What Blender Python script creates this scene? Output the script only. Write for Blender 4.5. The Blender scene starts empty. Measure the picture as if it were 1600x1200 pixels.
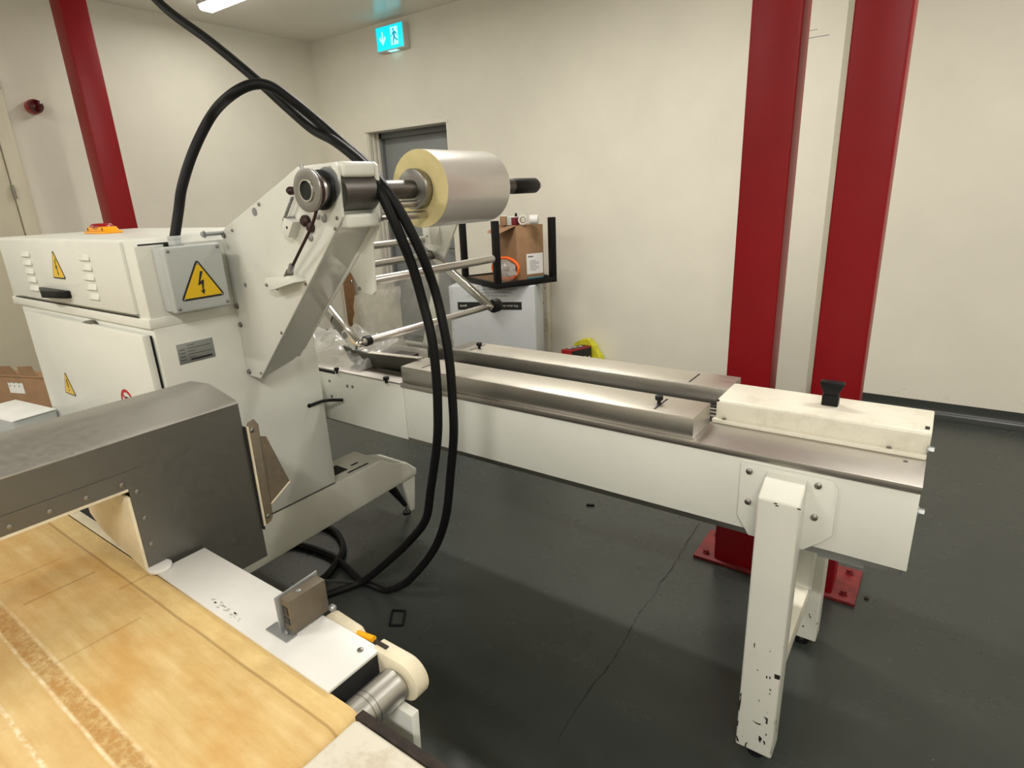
import bpy, bmesh, math, random
from mathutils import Vector, Matrix
import numpy as np
random.seed(7)
S = bpy.context.scene
COL = S.collection

# ------------------------------------------------------------------ camera
YAW, PITCH, ROLL, FPX, CH = 0.633236, 0.309942, 0.0460785, 931.85, 1.6
_f = Vector((-math.sin(YAW)*math.cos(PITCH), math.cos(YAW)*math.cos(PITCH), -math.sin(PITCH)))
_r = Vector((math.cos(YAW), math.sin(YAW), 0)); _d = _f.cross(_r)
_r2 = _r*math.cos(ROLL) + _d*math.sin(ROLL); _d2 = -_r*math.sin(ROLL) + _d*math.cos(ROLL)
cam = bpy.data.cameras.new('camera'); camo = bpy.data.objects.new('camera', cam); COL.objects.link(camo)
mw = Matrix(((_r2.x, -_d2.x, -_f.x, 0), (_r2.y, -_d2.y, -_f.y, 0), (_r2.z, -_d2.z, -_f.z, CH), (0, 0, 0, 1)))
camo.matrix_world = mw
cam.sensor_width = 36; cam.lens = FPX/1600*36; cam.clip_start = 0.02
S.camera = camo
EYE = Vector((0, 0, CH))
def _ray(x, y): return _r2*((x-800)/FPX) + _d2*((y-600)/FPX) + _f
def PX(x, y, X): r = _ray(x, y); return EYE + r*((X-EYE.x)/r.x)      # photo point to the plane x = X
def PY(x, y, Y): r = _ray(x, y); return EYE + r*((Y-EYE.y)/r.y)
def PZ(x, y, Z): r = _ray(x, y); return EYE + r*((Z-EYE.z)/r.z)

# ------------------------------------------------------------------ world, exposure, lamps
w = bpy.data.worlds.new('world'); S.world = w; w.use_nodes = True
w.node_tree.nodes['Background'].inputs[0].default_value = (1, .96, .88, 1)
w.node_tree.nodes['Background'].inputs[1].default_value = 0.05
S.view_settings.view_transform = 'Standard'; S.view_settings.look = 'None'
S.view_settings.gamma = 1; S.view_settings.use_curve_mapping = False
S.view_settings.exposure = 0.0
RX0, RX1, RY0, RY1, RZ = -6.1, 3.2, -3.2, 4.82, 3.28
LAMP_POS = [(-4.86, 3.28, 15), (-2.0, 2.8, 53), (0.9, 2.8, 36), (-4.9, -0.6, 30), (-2.3, -1.2, 48), (0.7, -1.2, 88), (2.4, 0.9, 14)]
for (lx, ly, p) in LAMP_POS:
    l = bpy.data.lights.new('tube_light', 'AREA'); l.shape = 'RECTANGLE'; l.size = 1.2; l.size_y = 0.14
    l.energy = p; l.color = (1, .955, .885)
    lo = bpy.data.objects.new('tube_light', l); COL.objects.link(lo); lo.location = (lx, ly, RZ-0.098)

# ------------------------------------------------------------------ materials
def srgb(r, g, b):
    c = [(v/255) for v in (r, g, b)]
    return tuple(((v/12.92) if v <= .04045 else ((v+.055)/1.055)**2.4) for v in c) + (1,)
class NT:
    def __init__(s, name):
        s.m = bpy.data.materials.new(name); s.m.use_nodes = True; s.t = s.m.node_tree
        s.b = s.t.nodes['Principled BSDF']; s.out = s.t.nodes['Material Output']
    def n(s, k, **kw):
        x = s.t.nodes.new(k)
        for a, v in kw.items():
            if isinstance(v, tuple) and a.startswith('i_'): x.inputs[a[2:]].default_value = v
            else: setattr(x, a, v)
        return x
    def l(s, a, b): s.t.links.new(a, b)
    def pos(s): return s.n('ShaderNodeNewGeometry').outputs['Position']
    def noise(s, scale, detail=4, rough=.6, stretch=None, vec=None):
        v = vec or s.pos()
        if stretch:
            mp = s.n('ShaderNodeMapping'); mp.inputs['Scale'].default_value = stretch; s.l(v, mp.inputs['Vector']); v = mp.outputs[0]
        x = s.n('ShaderNodeTexNoise'); x.inputs['Scale'].default_value = scale; x.inputs['Detail'].default_value = detail
        x.inputs['Roughness'].default_value = rough; s.l(v, x.inputs['Vector']); return x.outputs['Fac']
    def ramp(s, fac, stops):
        x = s.n('ShaderNodeValToRGB'); e = x.color_ramp.elements
        while len(e) < len(stops): e.new(.5)
        for i, (p, c) in enumerate(stops): e[i].position = p; e[i].color = c if isinstance(c, tuple) else (c, c, c, 1)
        s.l(fac, x.inputs[0]); return x.outputs[0]
    def math(s, op, a, b=None, c=None):
        x = s.n('ShaderNodeMath', operation=op)
        for i, v in enumerate((a, b, c)):
            if v is None: continue
            if isinstance(v, (int, float)): x.inputs[i].default_value = v
            else: s.l(v, x.inputs[i])
        return x.outputs[0]
    def mix(s, fac, a, b):
        x = s.n('ShaderNodeMix', data_type='RGBA')
        for i, v in ((0, fac), (6, a), (7, b)):
            if isinstance(v, (int, float, tuple)): x.inputs[i].default_value = v
            else: s.l(v, x.inputs[i])
        return x.outputs[2]
    def bump(s, h, strength=.2, dist=.002):
        x = s.n('ShaderNodeBump'); x.inputs['Strength'].default_value = strength; x.inputs['Distance'].default_value = dist
        s.l(h, x.inputs['Height']); s.l(x.outputs[0], s.b.inputs['Normal'])
    def set(s, **kw):
        for k, v in kw.items():
            k = k.replace('_', ' ')
            if isinstance(v, (int, float, tuple)): s.b.inputs[k].default_value = v
            else: s.l(v, s.b.inputs[k])
        return s
def paint(name, col, rough=.4, var=.06, scale=6, metal=0, bump=0, coat=0, spec=.5):
    t = NT(name); c = col
    d = tuple(v*(1-var*2.2) for v in c[:3]) + (1,)
    t.set(Base_Color=t.mix(t.ramp(t.noise(scale), [(.35, 0.), (.7, 1.)]), d, c), Roughness=rough, Metallic=metal, Coat_Weight=coat)
    t.b.inputs['Specular IOR Level'].default_value = spec
    if bump: t.bump(t.noise(scale*25), bump, .001)
    return t.m
def steel(name, col, rough=.35, stretch=(1, 60, 60), var=.18, dirt=None):
    t = NT(name); nz = t.noise(12, 5, .6, stretch)
    c = t.mix(nz, tuple(v*(1-var) for v in col[:3])+(1,), tuple(min(1, v*(1+var)) for v in col[:3])+(1,))
    if dirt: c = t.mix(t.ramp(t.noise(7, 6, .7), [(.45, 0.), (.75, .75)]), c, dirt)
    t.set(Base_Color=c, Metallic=1.0 if not dirt else .85)
    rr = t.math('MULTIPLY_ADD', nz, .22, rough-.1); t.set(Roughness=rr); t.bump(nz, .08, .0005)
    return t.m
def flat(name, col, rough=.5, metal=0, emit=0):
    t = NT(name); t.set(Base_Color=col, Roughness=rough, Metallic=metal)
    if emit: t.set(Emission_Color=col, Emission_Strength=emit)
    return t.m

M = {}
def wall_mat(name, col):
    t = NT(name); a = t.noise(1.1, 5, .6); b = t.noise(9, 5, .7)
    d = tuple(v*.9 for v in col[:3])+(1,)
    c = t.mix(t.ramp(a, [(.35, 0.), (.7, 1.)]), d, col)
    # scuffs: small dirty flecks, sparse, low on the wall
    sc = t.noise(5, 8, .75, (1, 1, 2.2)); sep = t.n('ShaderNodeSeparateXYZ'); t.l(t.pos(), sep.inputs[0])
    low = t.math('MULTIPLY', t.math('SUBTRACT', 1.25, sep.outputs[2]), .09)
    m = t.ramp(t.math('ADD', sc, low), [(.72, 0.), (.80, .55)])
    c = t.mix(m, c, (d[0]*.45, d[1]*.42, d[2]*.36, 1))
    t.set(Base_Color=c, Roughness=.55); t.b.inputs['Specular IOR Level'].default_value = .35
    t.bump(t.math('ADD', b, t.math('MULTIPLY', t.noise(80, 3), .4)), .12, .004)
    return t.m
M['wall'] = wall_mat('wall_paint', srgb(236, 232, 218))
M['ceil'] = paint('ceiling_panel_paint', srgb(240, 237, 226), .22, .02, 1.5)
def floor_mat():
    t = NT('grey_floor_resin'); a = t.noise(1.3, 6, .65); b = t.noise(14, 6, .7)
    c = t.mix(t.ramp(a, [(.3, 0.), (.7, 1.)]), srgb(50, 54, 51), srgb(60, 64, 61))
    c = t.mix(t.ramp(b, [(.60, 0.), (.72, .35)]), c, srgb(42, 46, 44))
    sp = t.ramp(t.noise(38, 2, .5), [(.765, 0.), (.79, .8)]); c = t.mix(sp, c, srgb(98, 98, 92))
    # drag marks
    dm = t.ramp(t.noise(5, 6, .8, (2.2, .35, 1)), [(.68, 0.), (.78, .3)]); c = t.mix(dm, c, srgb(84, 87, 83))
    t.set(Base_Color=c, Roughness=t.math('MULTIPLY_ADD', a, .14, .2)); t.bump(b, .06, .002)
    t.b.inputs['Specular IOR Level'].default_value = .45
    return t.m
M['floor'] = floor_mat()
M['coving'] = paint('dark_coving_resin', srgb(52, 56, 54), .3, .05, 5)
M['red'] = paint('red_column_paint', srgb(146, 8, 22), .4, .05, 5, spec=.3)
M['red_plate'] = paint('red_scuffed_plate_paint', srgb(136, 34, 40), .5, .2, 40, bump=.3)
def machine_paint(name, col, chips=0, grime=.0):
    t = NT(name)
    c = t.mix(t.ramp(t.noise(3, 5), [(.35, 0.), (.7, 1.)]), tuple(v*.93 for v in col[:3])+(1,), col)
    if grime:
        g = t.ramp(t.noise(9, 7, .72), [(.52, 0.), (.75, grime)]); c = t.mix(g, c, srgb(150, 128, 92))
    if chips:
        s = t.n('ShaderNodeSeparateXYZ'); t.l(t.pos(), s.inputs[0])
        low = t.math('MULTIPLY', t.math('SUBTRACT', .34, s.outputs[2]), .22)
        low = t.math('MAXIMUM', low, -.05)
        ch = t.ramp(t.math('ADD', t.noise(45, 3, .6, (1, 1, .45)), low), [(.70, 0.), (.71, 1.)])
        c = t.mix(ch, c, srgb(24, 23, 21))
    t.set(Base_Color=c, Roughness=.33); t.b.inputs['Specular IOR Level'].default_value = .45
    t.bump(t.noise(150, 2), .04, .001)
    return t.m
M['white'] = machine_paint('machine_white_paint', srgb(229, 230, 221))
M['white_leg'] = machine_paint('chipped_white_leg_paint', srgb(222, 222, 212), chips=1)
M['white_cover'] = machine_paint('grimy_cover_paint', srgb(232, 228, 212), grime=.32)
M['white_beam'] = machine_paint('foot_beam_paint', srgb(214, 214, 202), grime=.12)
M['grey_plastic'] = paint('light_grey_plastic', srgb(186, 190, 188), .4, .03, 8)
M['steel'] = steel('brushed_stainless', (.50, .485, .45, 1), .36)
M['steel_top'] = steel('stainless_cloudy_top', (.66, .63, .56, 1), .42, (1.5, 30, 30))
M['table'] = steel('stainless_table', (.46, .435, .40, 1), .4, (1, 40, 40))
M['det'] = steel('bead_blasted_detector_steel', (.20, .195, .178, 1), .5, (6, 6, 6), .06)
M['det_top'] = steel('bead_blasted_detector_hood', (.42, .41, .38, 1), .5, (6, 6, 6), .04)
M['chrome'] = flat('polished_chrome', (.82, .81, .78, 1), .08, 1)
M['rod'] = steel('turned_rod_steel', (.56, .545, .51, 1), .36, (30, 1, 30), .1)
M['dark_steel'] = steel('dull_shaft_steel', (.15, .145, .135, 1), .42, (20, 1, 20), .15)
M['bolt'] = flat('bolt_steel', (.30, .29, .26, 1), .4, 1)
M['black'] = paint('black_plastic', (.007, .007, .0075, 1), .45, .05, 30, spec=.25)
M['rubber'] = paint('black_cable_rubber', (.006, .006, .0065, 1), .5, .05, 30, spec=.22)
M['darkgap'] = flat('dark_slot', (.01, .01, .01, 1), .8)
M['hdpe'] = paint('aged_white_plastic', srgb(228, 218, 190), .45, .08, 14)
M['white_plastic'] = paint('clean_white_plastic', srgb(218, 217, 212), .35, .03, 8)
M['yellow'] = flat('sign_yellow', srgb(232, 190, 20), .35)
M['ink'] = flat('sign_black', (.015, .014, .013, 1), .45)
M['redink'] = flat('sign_red', srgb(190, 20, 35), .45)
M['orange_yellow'] = flat('switch_yellow', srgb(250, 170, 15), .35)
M['redplastic'] = flat('red_plastic', srgb(150, 18, 28), .3)
M['darkred'] = flat('beacon_lens_red', srgb(70, 10, 16), .15)
M['card'] = paint('brown_cardboard', srgb(160, 125, 92), .8, .08, 10)
M['card_dark'] = paint('brown_cardboard_inside', srgb(125, 95, 66), .85, .08, 10)
M['paper'] = paint('white_paper', srgb(232, 232, 228), .7, .03, 10)
M['greyprint'] = flat('grey_print', srgb(120, 122, 125), .7)
M['black_steel'] = paint('black_powder_coat', (.006, .0055, .0055, 1), .5, .05, 30, spec=.2)
M['belt_brown'] = paint('brown_drive_cord', srgb(50, 22, 18), .5, .1, 30)
M['door_grey'] = paint('grey_door_paint', srgb(142, 146, 146), .4, .03, 4)
M['frame_grey'] = paint('grey_frame_paint', srgb(112, 115, 115), .4, .03, 4)
M['cream_trim'] = paint('cream_door_paint', srgb(216, 210, 186), .4, .03, 4)
M['chipped_board'] = machine_paint('chipped_board_paint', srgb(214, 208, 192), grime=.7)
M['box_white'] = paint('white_printed_board', srgb(196, 200, 202), .55, .03, 4)
M['rust'] = paint('rusty_black_edge', srgb(52, 38, 30), .7, .35, 60)
M['orange'] = flat('orange_plastic', srgb(250, 105, 25), .4)
M['hiviz'] = paint('yellow_bag_plastic', srgb(226, 222, 50), .5, .12, 20, bump=.3)
M['brownwood'] = paint('brown_board', srgb(150, 110, 70), .6, .15, 20)
M['amber'] = None
def belt_mat():
    t = NT('stained_conveyor_belt'); p = t.pos(); s = t.n('ShaderNodeSeparateXYZ'); t.l(p, s.inputs[0]); Y = s.outputs[1]
    st = t.noise(6, 6, .65, (.45, 7, 1)); blot = t.noise(5.5, 5, .6, (1, 1.6, 1))
    c = t.mix(t.ramp(st, [(.3, 0.), (.72, 1.)]), srgb(196, 164, 104), srgb(218, 194, 142))
    c = t.mix(t.ramp(blot, [(.42, 0.), (.66, .75)]), c, srgb(196, 152, 86))
    # clean outer lane and thin dark track line beside it
    wob = t.math('MULTIPLY', t.math('SUBTRACT', t.noise(9, 4), .5), .0045)
    yy = t.math('ADD', Y, wob)
    def band(c0, hw, soft):
        d = t.math('ABSOLUTE', t.math('SUBTRACT', yy, c0))
        x = t.n('ShaderNodeMapRange'); x.inputs[1].default_value = hw+soft; x.inputs[2].default_value = hw
        x.inputs[3].default_value = 0; x.inputs[4].default_value = 1; t.l(d, x.inputs[0]); return x.outputs[0]
    c = t.mix(t.math('MULTIPLY', band(.412, .022, .006), .75), c, srgb(216, 190, 132))
    c = t.mix(t.math('MULTIPLY', band(.3845, .0008, .003), .55), c, srgb(120, 88, 45))
    fr2 = t.ramp(t.noise(30, 5, .75, (1, 1, 1)), [(.36, .15), (.56, 1.)])
    fr = t.ramp(t.noise(90, 5, .75), [(.42, 0.), (.58, 1.)])
    c = t.mix(t.math('MULTIPLY', band(.192, .012, .006), t.math('MULTIPLY', fr, .75)), c, srgb(178, 126, 66))
    c = t.mix(t.math('MULTIPLY', band(.207, .001, .004), t.math('MULTIPLY', fr2, .7)), c, srgb(232, 214, 172))
    c = t.mix(t.math('MULTIPLY', band(.174, .001, .003), t.math('MULTIPLY', fr2, .9)), c, srgb(236, 222, 188))
    c = t.mix(t.math('MULTIPLY', band(.116, .0015, .003), t.math('MULTIPLY', fr, .9)), c, srgb(244, 234, 208))
    c = t.mix(t.math('MULTIPLY', band(.086, .001, .004), .3), c, srgb(140, 105, 60))
    c = t.mix(t.math('MULTIPLY', band(.0, .160, .02), .35), c, srgb(214, 190, 140))
    mot = t.noise(26, 6, .7, (.6, 1.4, 1))
    c = t.mix(t.ramp(mot, [(.40, 0.), (.72, .45)]), c, srgb(182, 140, 80))
    for x0, (ya, yb), k in ((-1.415, (.23, .36), .5), (-1.165, (.20, .345), .3), (-1.545, (.18, .34), .35), (-1.30, (.36, .43), .4)):
        d = t.math('ABSOLUTE', t.math('SUBTRACT', t.math('ADD', s.outputs[0], t.math('MULTIPLY', wob, .8)), x0))
        m = t.n('ShaderNodeMapRange'); m.inputs[1].default_value = .004; m.inputs[2].default_value = .0008; m.inputs[3].default_value = 0; m.inputs[4].default_value = 1; t.l(d, m.inputs[0])
        g = t.math('MULTIPLY', t.math('GREATER_THAN', Y, ya), t.math('LESS_THAN', Y, yb))
        c = t.mix(t.math('MULTIPLY', t.math('MULTIPLY', m.outputs[0], g), k), c, srgb(118, 88, 46))
    t.set(Base_Color=c, Roughness=.5); t.b.inputs['Specular IOR Level'].default_value = .3
    h = t.math('MULTIPLY', band(.192, .012, .004), fr)
    t.bump(t.math('ADD', t.math('MULTIPLY', h, -1.), t.math('MULTIPLY', st, .1)), .5, .002)
    return t.m
M['belt'] = belt_mat()
def film_roll_mat():
    t = NT('wound_clear_film'); nz = t.noise(10, 4, .5, (1, .15, 1))
    t.set(Base_Color=t.mix(nz, (.66, .635, .59, 1), (.74, .72, .68, 1)), Metallic=.42, Roughness=.26, Coat_Weight=.35)
    t.b.inputs['Coat Roughness'].default_value = .08
    return t.m
M['roll'] = film_roll_mat()
M['roll_end'] = paint('film_roll_end', srgb(232, 216, 158), .45, .06, 12)
def clear(name, op, tint, rough=.12, bs=.5):
    t = NT(name); tr = t.n('ShaderNodeBsdfTransparent'); tr.inputs[0].default_value = tint
    mx = t.n('ShaderNodeMixShader')
    nz = t.ramp(t.noise(5, 4, .55), [(.35, op*.55), (.75, min(1, op*1.5))])
    t.l(nz, mx.inputs[0]); t.l(tr.outputs[0], mx.inputs[1]); t.l(t.b.outputs[0], mx.inputs[2]); t.l(mx.outputs[0], t.out.inputs[0])
    t.set(Base_Color=(.8, .8, .77, 1), Roughness=rough); t.b.inputs['Specular IOR Level'].default_value = 1.0
    t.bump(t.noise(16, 4, .6, (1, .6, .5)), bs, .01)
    return t.m
M['film'] = clear('clear_film', .30, (.93, .93, .92, 1), .05, 1.)
M['crumple'] = clear('crumpled_film', .42, (.9, .9, .87, 1), .18)
M['amber'] = clear('smoky_polycarbonate', .62, (.78, .68, .56, 1), .2)
M['amber'].node_tree.nodes['Principled BSDF'].inputs['Base Color'].default_value = srgb(116, 108, 94)

# ------------------------------------------------------------------ object helpers
W = {}
def box(bm, x0, x1, y0, y1, z0, z1):
    v = [bm.verts.new((x, y, z)) for x in (x0, x1) for y in (y0, y1) for z in (z0, z1)]
    for f in ((0, 1, 3, 2), (4, 6, 7, 5), (0, 4, 5, 1), (2, 3, 7, 6), (0, 2, 6, 4), (1, 5, 7, 3)):
        bm.faces.new([v[i] for i in f])
    return v
def obox(bm, o, u, v, n):      # oriented box from corner o and three edge vectors
    o, u, v, n = Vector(o), Vector(u), Vector(v), Vector(n)
    vs = [bm.verts.new(o+u*a+v*b+n*c) for a in (0, 1) for b in (0, 1) for c in (0, 1)]
    for f in ((0, 1, 3, 2), (4, 6, 7, 5), (0, 4, 5, 1), (2, 3, 7, 6), (0, 2, 6, 4), (1, 5, 7, 3)):
        bm.faces.new([vs[i] for i in f])
def prism(bm, pts, axis, a, b):   # pts in the two other axes, extruded along axis from a to b
    def P(p, t):
        return {'x': (t, p[0], p[1]), 'y': (p[0], t, p[1]), 'z': (p[0], p[1], t)}[axis]
    A = [bm.verts.new(P(p, a)) for p in pts]; B = [bm.verts.new(P(p, b)) for p in pts]
    bm.faces.new(A); bm.faces.new(B[::-1]); n = len(pts)
    for i in range(n): bm.faces.new((A[i], B[i], B[(i+1) % n], A[(i+1) % n]))
def frame_of(d):
    d = Vector(d).normalized(); a = Vector((0, 0, 1)) if abs(d.z) < .9 else Vector((1, 0, 0))
    u = d.cross(a).normalized(); return u, d.cross(u).normalized()
def cyl(bm, p0, p1, r, n=24, r2=None, caps=True):
    p0, p1 = Vector(p0), Vector(p1); u, v = frame_of(p1-p0); r2 = r if r2 is None else r2
    A = [bm.verts.new(p0+(u*math.cos(t)+v*math.sin(t))*r) for t in [i*2*math.pi/n for i in range(n)]]
    B = [bm.verts.new(p1+(u*math.cos(t)+v*math.sin(t))*r2) for t in [i*2*math.pi/n for i in range(n)]]
    for i in range(n): bm.faces.new((A[i], A[(i+1) % n], B[(i+1) % n], B[i]))
    if caps: bm.faces.new(A[::-1]); bm.faces.new(B)
def ring(bm, p0, p1, ro, ri, n=32):
    p0, p1 = Vector(p0), Vector(p1); u, v = frame_of(p1-p0)
    L = [[bm.verts.new(p+(u*math.cos(t)+v*math.sin(t))*r) for t in [i*2*math.pi/n for i in range(n)]] for p, r in ((p0, ro), (p1, ro), (p1, ri), (p0, ri))]
    for k in range(4):
        for i in range(n): bm.faces.new((L[k][i], L[k][(i+1) % n], L[(k+1) % 4][(i+1) % n], L[(k+1) % 4][i]))
def catmull(P, k=10):
    P = [Vector(p) for p in P]; Q = [P[0]*2-P[1]]+P+[P[-1]*2-P[-2]]; out = []
    for i in range(1, len(Q)-2):
        a, b, c, d = Q[i-1:i+3]
        for j in range(k):
            t = j/k; out.append(.5*((2*b)+(-a+c)*t+(2*a-5*b+4*c-d)*t*t+(-a+3*b-3*c+d)*t**3))
    out.append(P[-1]); return out
def tube(bm, pts, r, n=12, smooth=10):
    P = catmull(pts, smooth) if smooth else [Vector(p) for p in pts]
    prev = None; u = None
    for i, p in enumerate(P):
        d = (P[min(i+1, len(P)-1)]-P[max(i-1, 0)]).normalized()
        u = frame_of(d)[0] if u is None else (u-d*u.dot(d)).normalized()
        v = d.cross(u)
        R = [bm.verts.new(p+(u*math.cos(t)+v*math.sin(t))*r) for t in [k*2*math.pi/n for k in range(n)]]
        if prev:
            for k in range(n): bm.faces.new((prev[k], prev[(k+1) % n], R[(k+1) % n], R[k]))
        else: bm.faces.new(R[::-1])
        prev = R
    bm.faces.new(prev)
def obj(name, bm, mat, parent=None, bevel=0, seg=2, angle=35, kind=None):
    bmesh.ops.recalc_face_normals(bm, faces=bm.faces[:])
    if bevel:
        E = [e for e in bm.edges if len(e.link_faces) == 2 and e.calc_face_angle(0) > math.radians(40)]
        bmesh.ops.bevel(bm, geom=E, offset=bevel, segments=seg, affect='EDGES', profile=.5, clamp_overlap=True)
    c = [(min(v.co[i] for v in bm.verts)+max(v.co[i] for v in bm.verts))/2 for i in range(3)]
    c = Vector(c)
    if parent is None: c.z = min(v.co.z for v in bm.verts)
    for v in bm.verts: v.co -= c
    me = bpy.data.meshes.new(name); bm.to_mesh(me); bm.free()
    mats = mat if isinstance(mat, (list, tuple)) else [mat]
    for m in mats: me.materials.append(M[m] if isinstance(m, str) else m)
    for p in me.polygons: p.use_smooth = True
    me.set_sharp_from_angle(angle=math.radians(angle))
    o = bpy.data.objects.new(name, me); COL.objects.link(o); W[o.name] = c
    if parent is not None: o.parent = parent; o.location = c - W[parent.name]
    else: o.location = c
    if kind: o['kind'] = kind
    return o
def B(name, mat, parent, *d, bevel=.0015, **kw):
    bm = bmesh.new(); box(bm, *d); return obj(name, bm, mat, parent, bevel, **kw)
def Cy(name, mat, parent, p0, p1, r, n=24, bevel=0, r2=None, **kw):
    bm = bmesh.new(); cyl(bm, p0, p1, r, n, r2); return obj(name, bm, mat, parent, bevel, **kw)
def Pr(name, mat, parent, pts, axis, a, b, bevel=.0015, **kw):
    bm = bmesh.new(); prism(bm, pts, axis, a, b); return obj(name, bm, mat, parent, bevel, **kw)
def tag(o, label, cat, group=None):
    o['label'] = label; o['category'] = cat
    if group: o['group'] = group
    return o
def thing(name, loc, label, cat, group=None):
    o = bpy.data.objects.new(name, None); COL.objects.link(o); o.location = loc; o.empty_display_size = .05; W[o.name] = Vector(loc)
    return tag(o, label, cat, group)
_cache = {}
AX = {'x': Vector((1, 0, 0)), '-x': Vector((-1, 0, 0)), 'y': Vector((0, 1, 0)), '-y': Vector((0, -1, 0)), 'z': Vector((0, 0, 1))}
def screw(name, loc, axis, r, parent, mat='bolt', h=None, n=12, hexa=False):
    """small round or hexagonal screw head; alike heads share one mesh"""
    h = h or r*.7; key = (axis, r, h, mat, n, hexa); loc = Vector(loc)
    if key not in _cache:
        bm = bmesh.new(); d = AX[axis]
        if hexa:
            cyl(bm, (0, 0, 0), d*h*.25, r*1.3, 16); cyl(bm, d*h*.25, d*h, r, 6)
        else:
            cyl(bm, (0, 0, 0), d*h*.6, r, n, caps=False); cyl(bm, d*h*.6, d*h, r, n, r*.55)
        me = bpy.data.meshes.new(name); bm.to_mesh(me); bm.free(); me.materials.append(M[mat])
        for p in me.polygons: p.use_smooth = True
        me.set_sharp_from_angle(angle=math.radians(40)); _cache[key] = me
    o = bpy.data.objects.new(name, _cache[key]); COL.objects.link(o); W[o.name] = loc
    o.parent = parent; o.location = loc - W[parent.name]
    return o
def plate_poly(bm, pts3, n, th):
    """flat plate from world points, thickness th along n"""
    n = Vector(n); A = [bm.verts.new(Vector(p)) for p in pts3]; Bv = [bm.verts.new(Vector(p)+n*th) for p in pts3]
    bm.faces.new(A); bm.faces.new(Bv[::-1]); k = len(A)
    for i in range(k): bm.faces.new((A[i], Bv[i], Bv[(i+1) % k], A[(i+1) % k]))
def decal(name, mat, parent, o, u, v, shape, th, n):
    """flat printed shape: shape points in (u, v) metres from o"""
    bm = bmesh.new(); u, v = Vector(u), Vector(v)
    plate_poly(bm, [Vector(o)+u*a+v*b for a, b in shape], n, th); return obj(name, bm, mat, parent)
def rtri(s, k=5, r=.1):    # rounded triangle, side 1, centred on the base
    P = [(-.5, 0), (.5, 0), (0, .866)]; out = []
    for i in range(3):
        c = Vector(P[i]+(0,)); a = (Vector(P[i-1]+(0,))-c).normalized(); b = (Vector(P[(i+1) % 3]+(0,))-c).normalized()
        A, Bq = c+a*r, c+b*r
        for j in range(k+1):
            t = j/k; q = A*(1-t)**2+c*2*t*(1-t)+Bq*t*t; out.append((q.x*s, q.y*s))
    return out
BOLT = [(.02, .60), (-.075, .27), (.01, .30), (.0, .14), (-.045, .15), (.02, .04), (.06, .165), (.03, .16), (.075, .40), (-.01, .37), (.085, .60)]
def warning_sign(parent, o, u, v, n, s, glyph='bolt', name='warning_sign'):
    u, v, n = Vector(u), Vector(v), Vector(n); o = Vector(o)
    a = decal(name, 'ink', parent, o, u, v, rtri(s), .0012, n)
    decal('yellow_field', 'yellow', a, o+v*s*.045+n*.0012, u, v, rtri(s*.86, r=.07), .0006, n)
    if glyph == 'bolt': decal('flash_symbol', 'ink', a, o+n*.0018+v*s*.05, u, v, [(x*s, y*s*.9) for x, y in BOLT], .0006, n)
    else:
        decal('exclamation_symbol', 'ink', a, o+n*.0018, u, v, [(-.03*s, .26*s), (.03*s, .26*s), (.045*s, .58*s), (-.045*s, .58*s)], .0006, n)
        decal('exclamation_dot', 'ink', a, o+n*.0018, u, v, [(math.cos(t)*.04*s, .17*s+math.sin(t)*.04*s) for t in [i*math.pi/4 for i in range(8)]], .0006, n)
    return a
def text_obj(name, s, size, mat, parent, origin, u, v, th=.0006, align='CENTER'):
    c = bpy.data.curves.new('txt', 'FONT'); c.body = s; c.size = size; c.align_x = align; c.align_y = 'CENTER'; c.resolution_u = 2
    t = bpy.data.objects.new('txt', c); COL.objects.link(t)
    dg = bpy.context.evaluated_depsgraph_get(); me = bpy.data.meshes.new_from_object(t.evaluated_get(dg))
    bpy.data.objects.remove(t)
    bm = bmesh.new(); bm.from_mesh(me); u, v = Vector(u), Vector(v); n = u.cross(v)
    for q in bm.verts: q.co = Vector(origin)+u*q.co.x+v*q.co.y+n*th
    return obj(name, bm, mat, parent)

# ================================================================== THE SETTING
def struct(name, bm, mat, bevel=0): return obj(name, bm, mat, None, bevel, kind='structure')
T = .15
bm = bmesh.new(); box(bm, RX0-T, RX1+T, RY0-T, RY1+.5, -.1, 0); struct('floor', bm, 'floor')
bm = bmesh.new(); box(bm, RX0-T, RX1+T, RY0-T, RY1+.5, RZ, RZ+.1); struct('ceiling', bm, 'ceil')
DX0, DX1, DZ, DY = -5.354, -4.196, 2.29, 5.02          # doorway in the back wall
bm = bmesh.new()
box(bm, RX0-T, DX0, RY1, RY1+.35, 0, RZ); box(bm, DX1, RX1+T, RY1, RY1+.35, 0, RZ); box(bm, DX0, DX1, RY1, RY1+.35, DZ, RZ)
box(bm, DX0, DX1, DY+.06, RY1+.35, 0, DZ)
wb = struct('wall_back', bm, 'wall')
bm = bmesh.new(); box(bm, RX0-T, RX0, RY0-T, RY1, 0, RZ); wl = struct('wall_left', bm, 'wall')
bm = bmesh.new(); box(bm, RX1, RX1+T, RY0-T, RY1, 0, RZ); struct('wall_right', bm, 'wall')
bm = bmesh.new(); box(bm, RX0, RX1, RY0-T, RY0, 0, RZ); struct('wall_front', bm, 'wall')
# dark coved skirting
def coving(name, pts, axis, a, b):
    bm = bmesh.new(); prism(bm, pts, axis, a, b); struct(name, bm, 'coving')
prof = [(0, .10), (-.006, .10), (-.007, .05), (-.014, .025), (-.035, .007), (-.06, 0), (0, 0)]
coving('baseboard_back', [(RY1+p[0], p[1]) for p in prof], 'x', -1.02, RX1)
coving('trim_3', [(RY1+p[0], p[1]*.45) for p in prof], 'x', DX1, -1.02)
coving('baseboard_left', [(RX0-p[0], p[1]) for p in prof], 'y', RY0, RY1)
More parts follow.
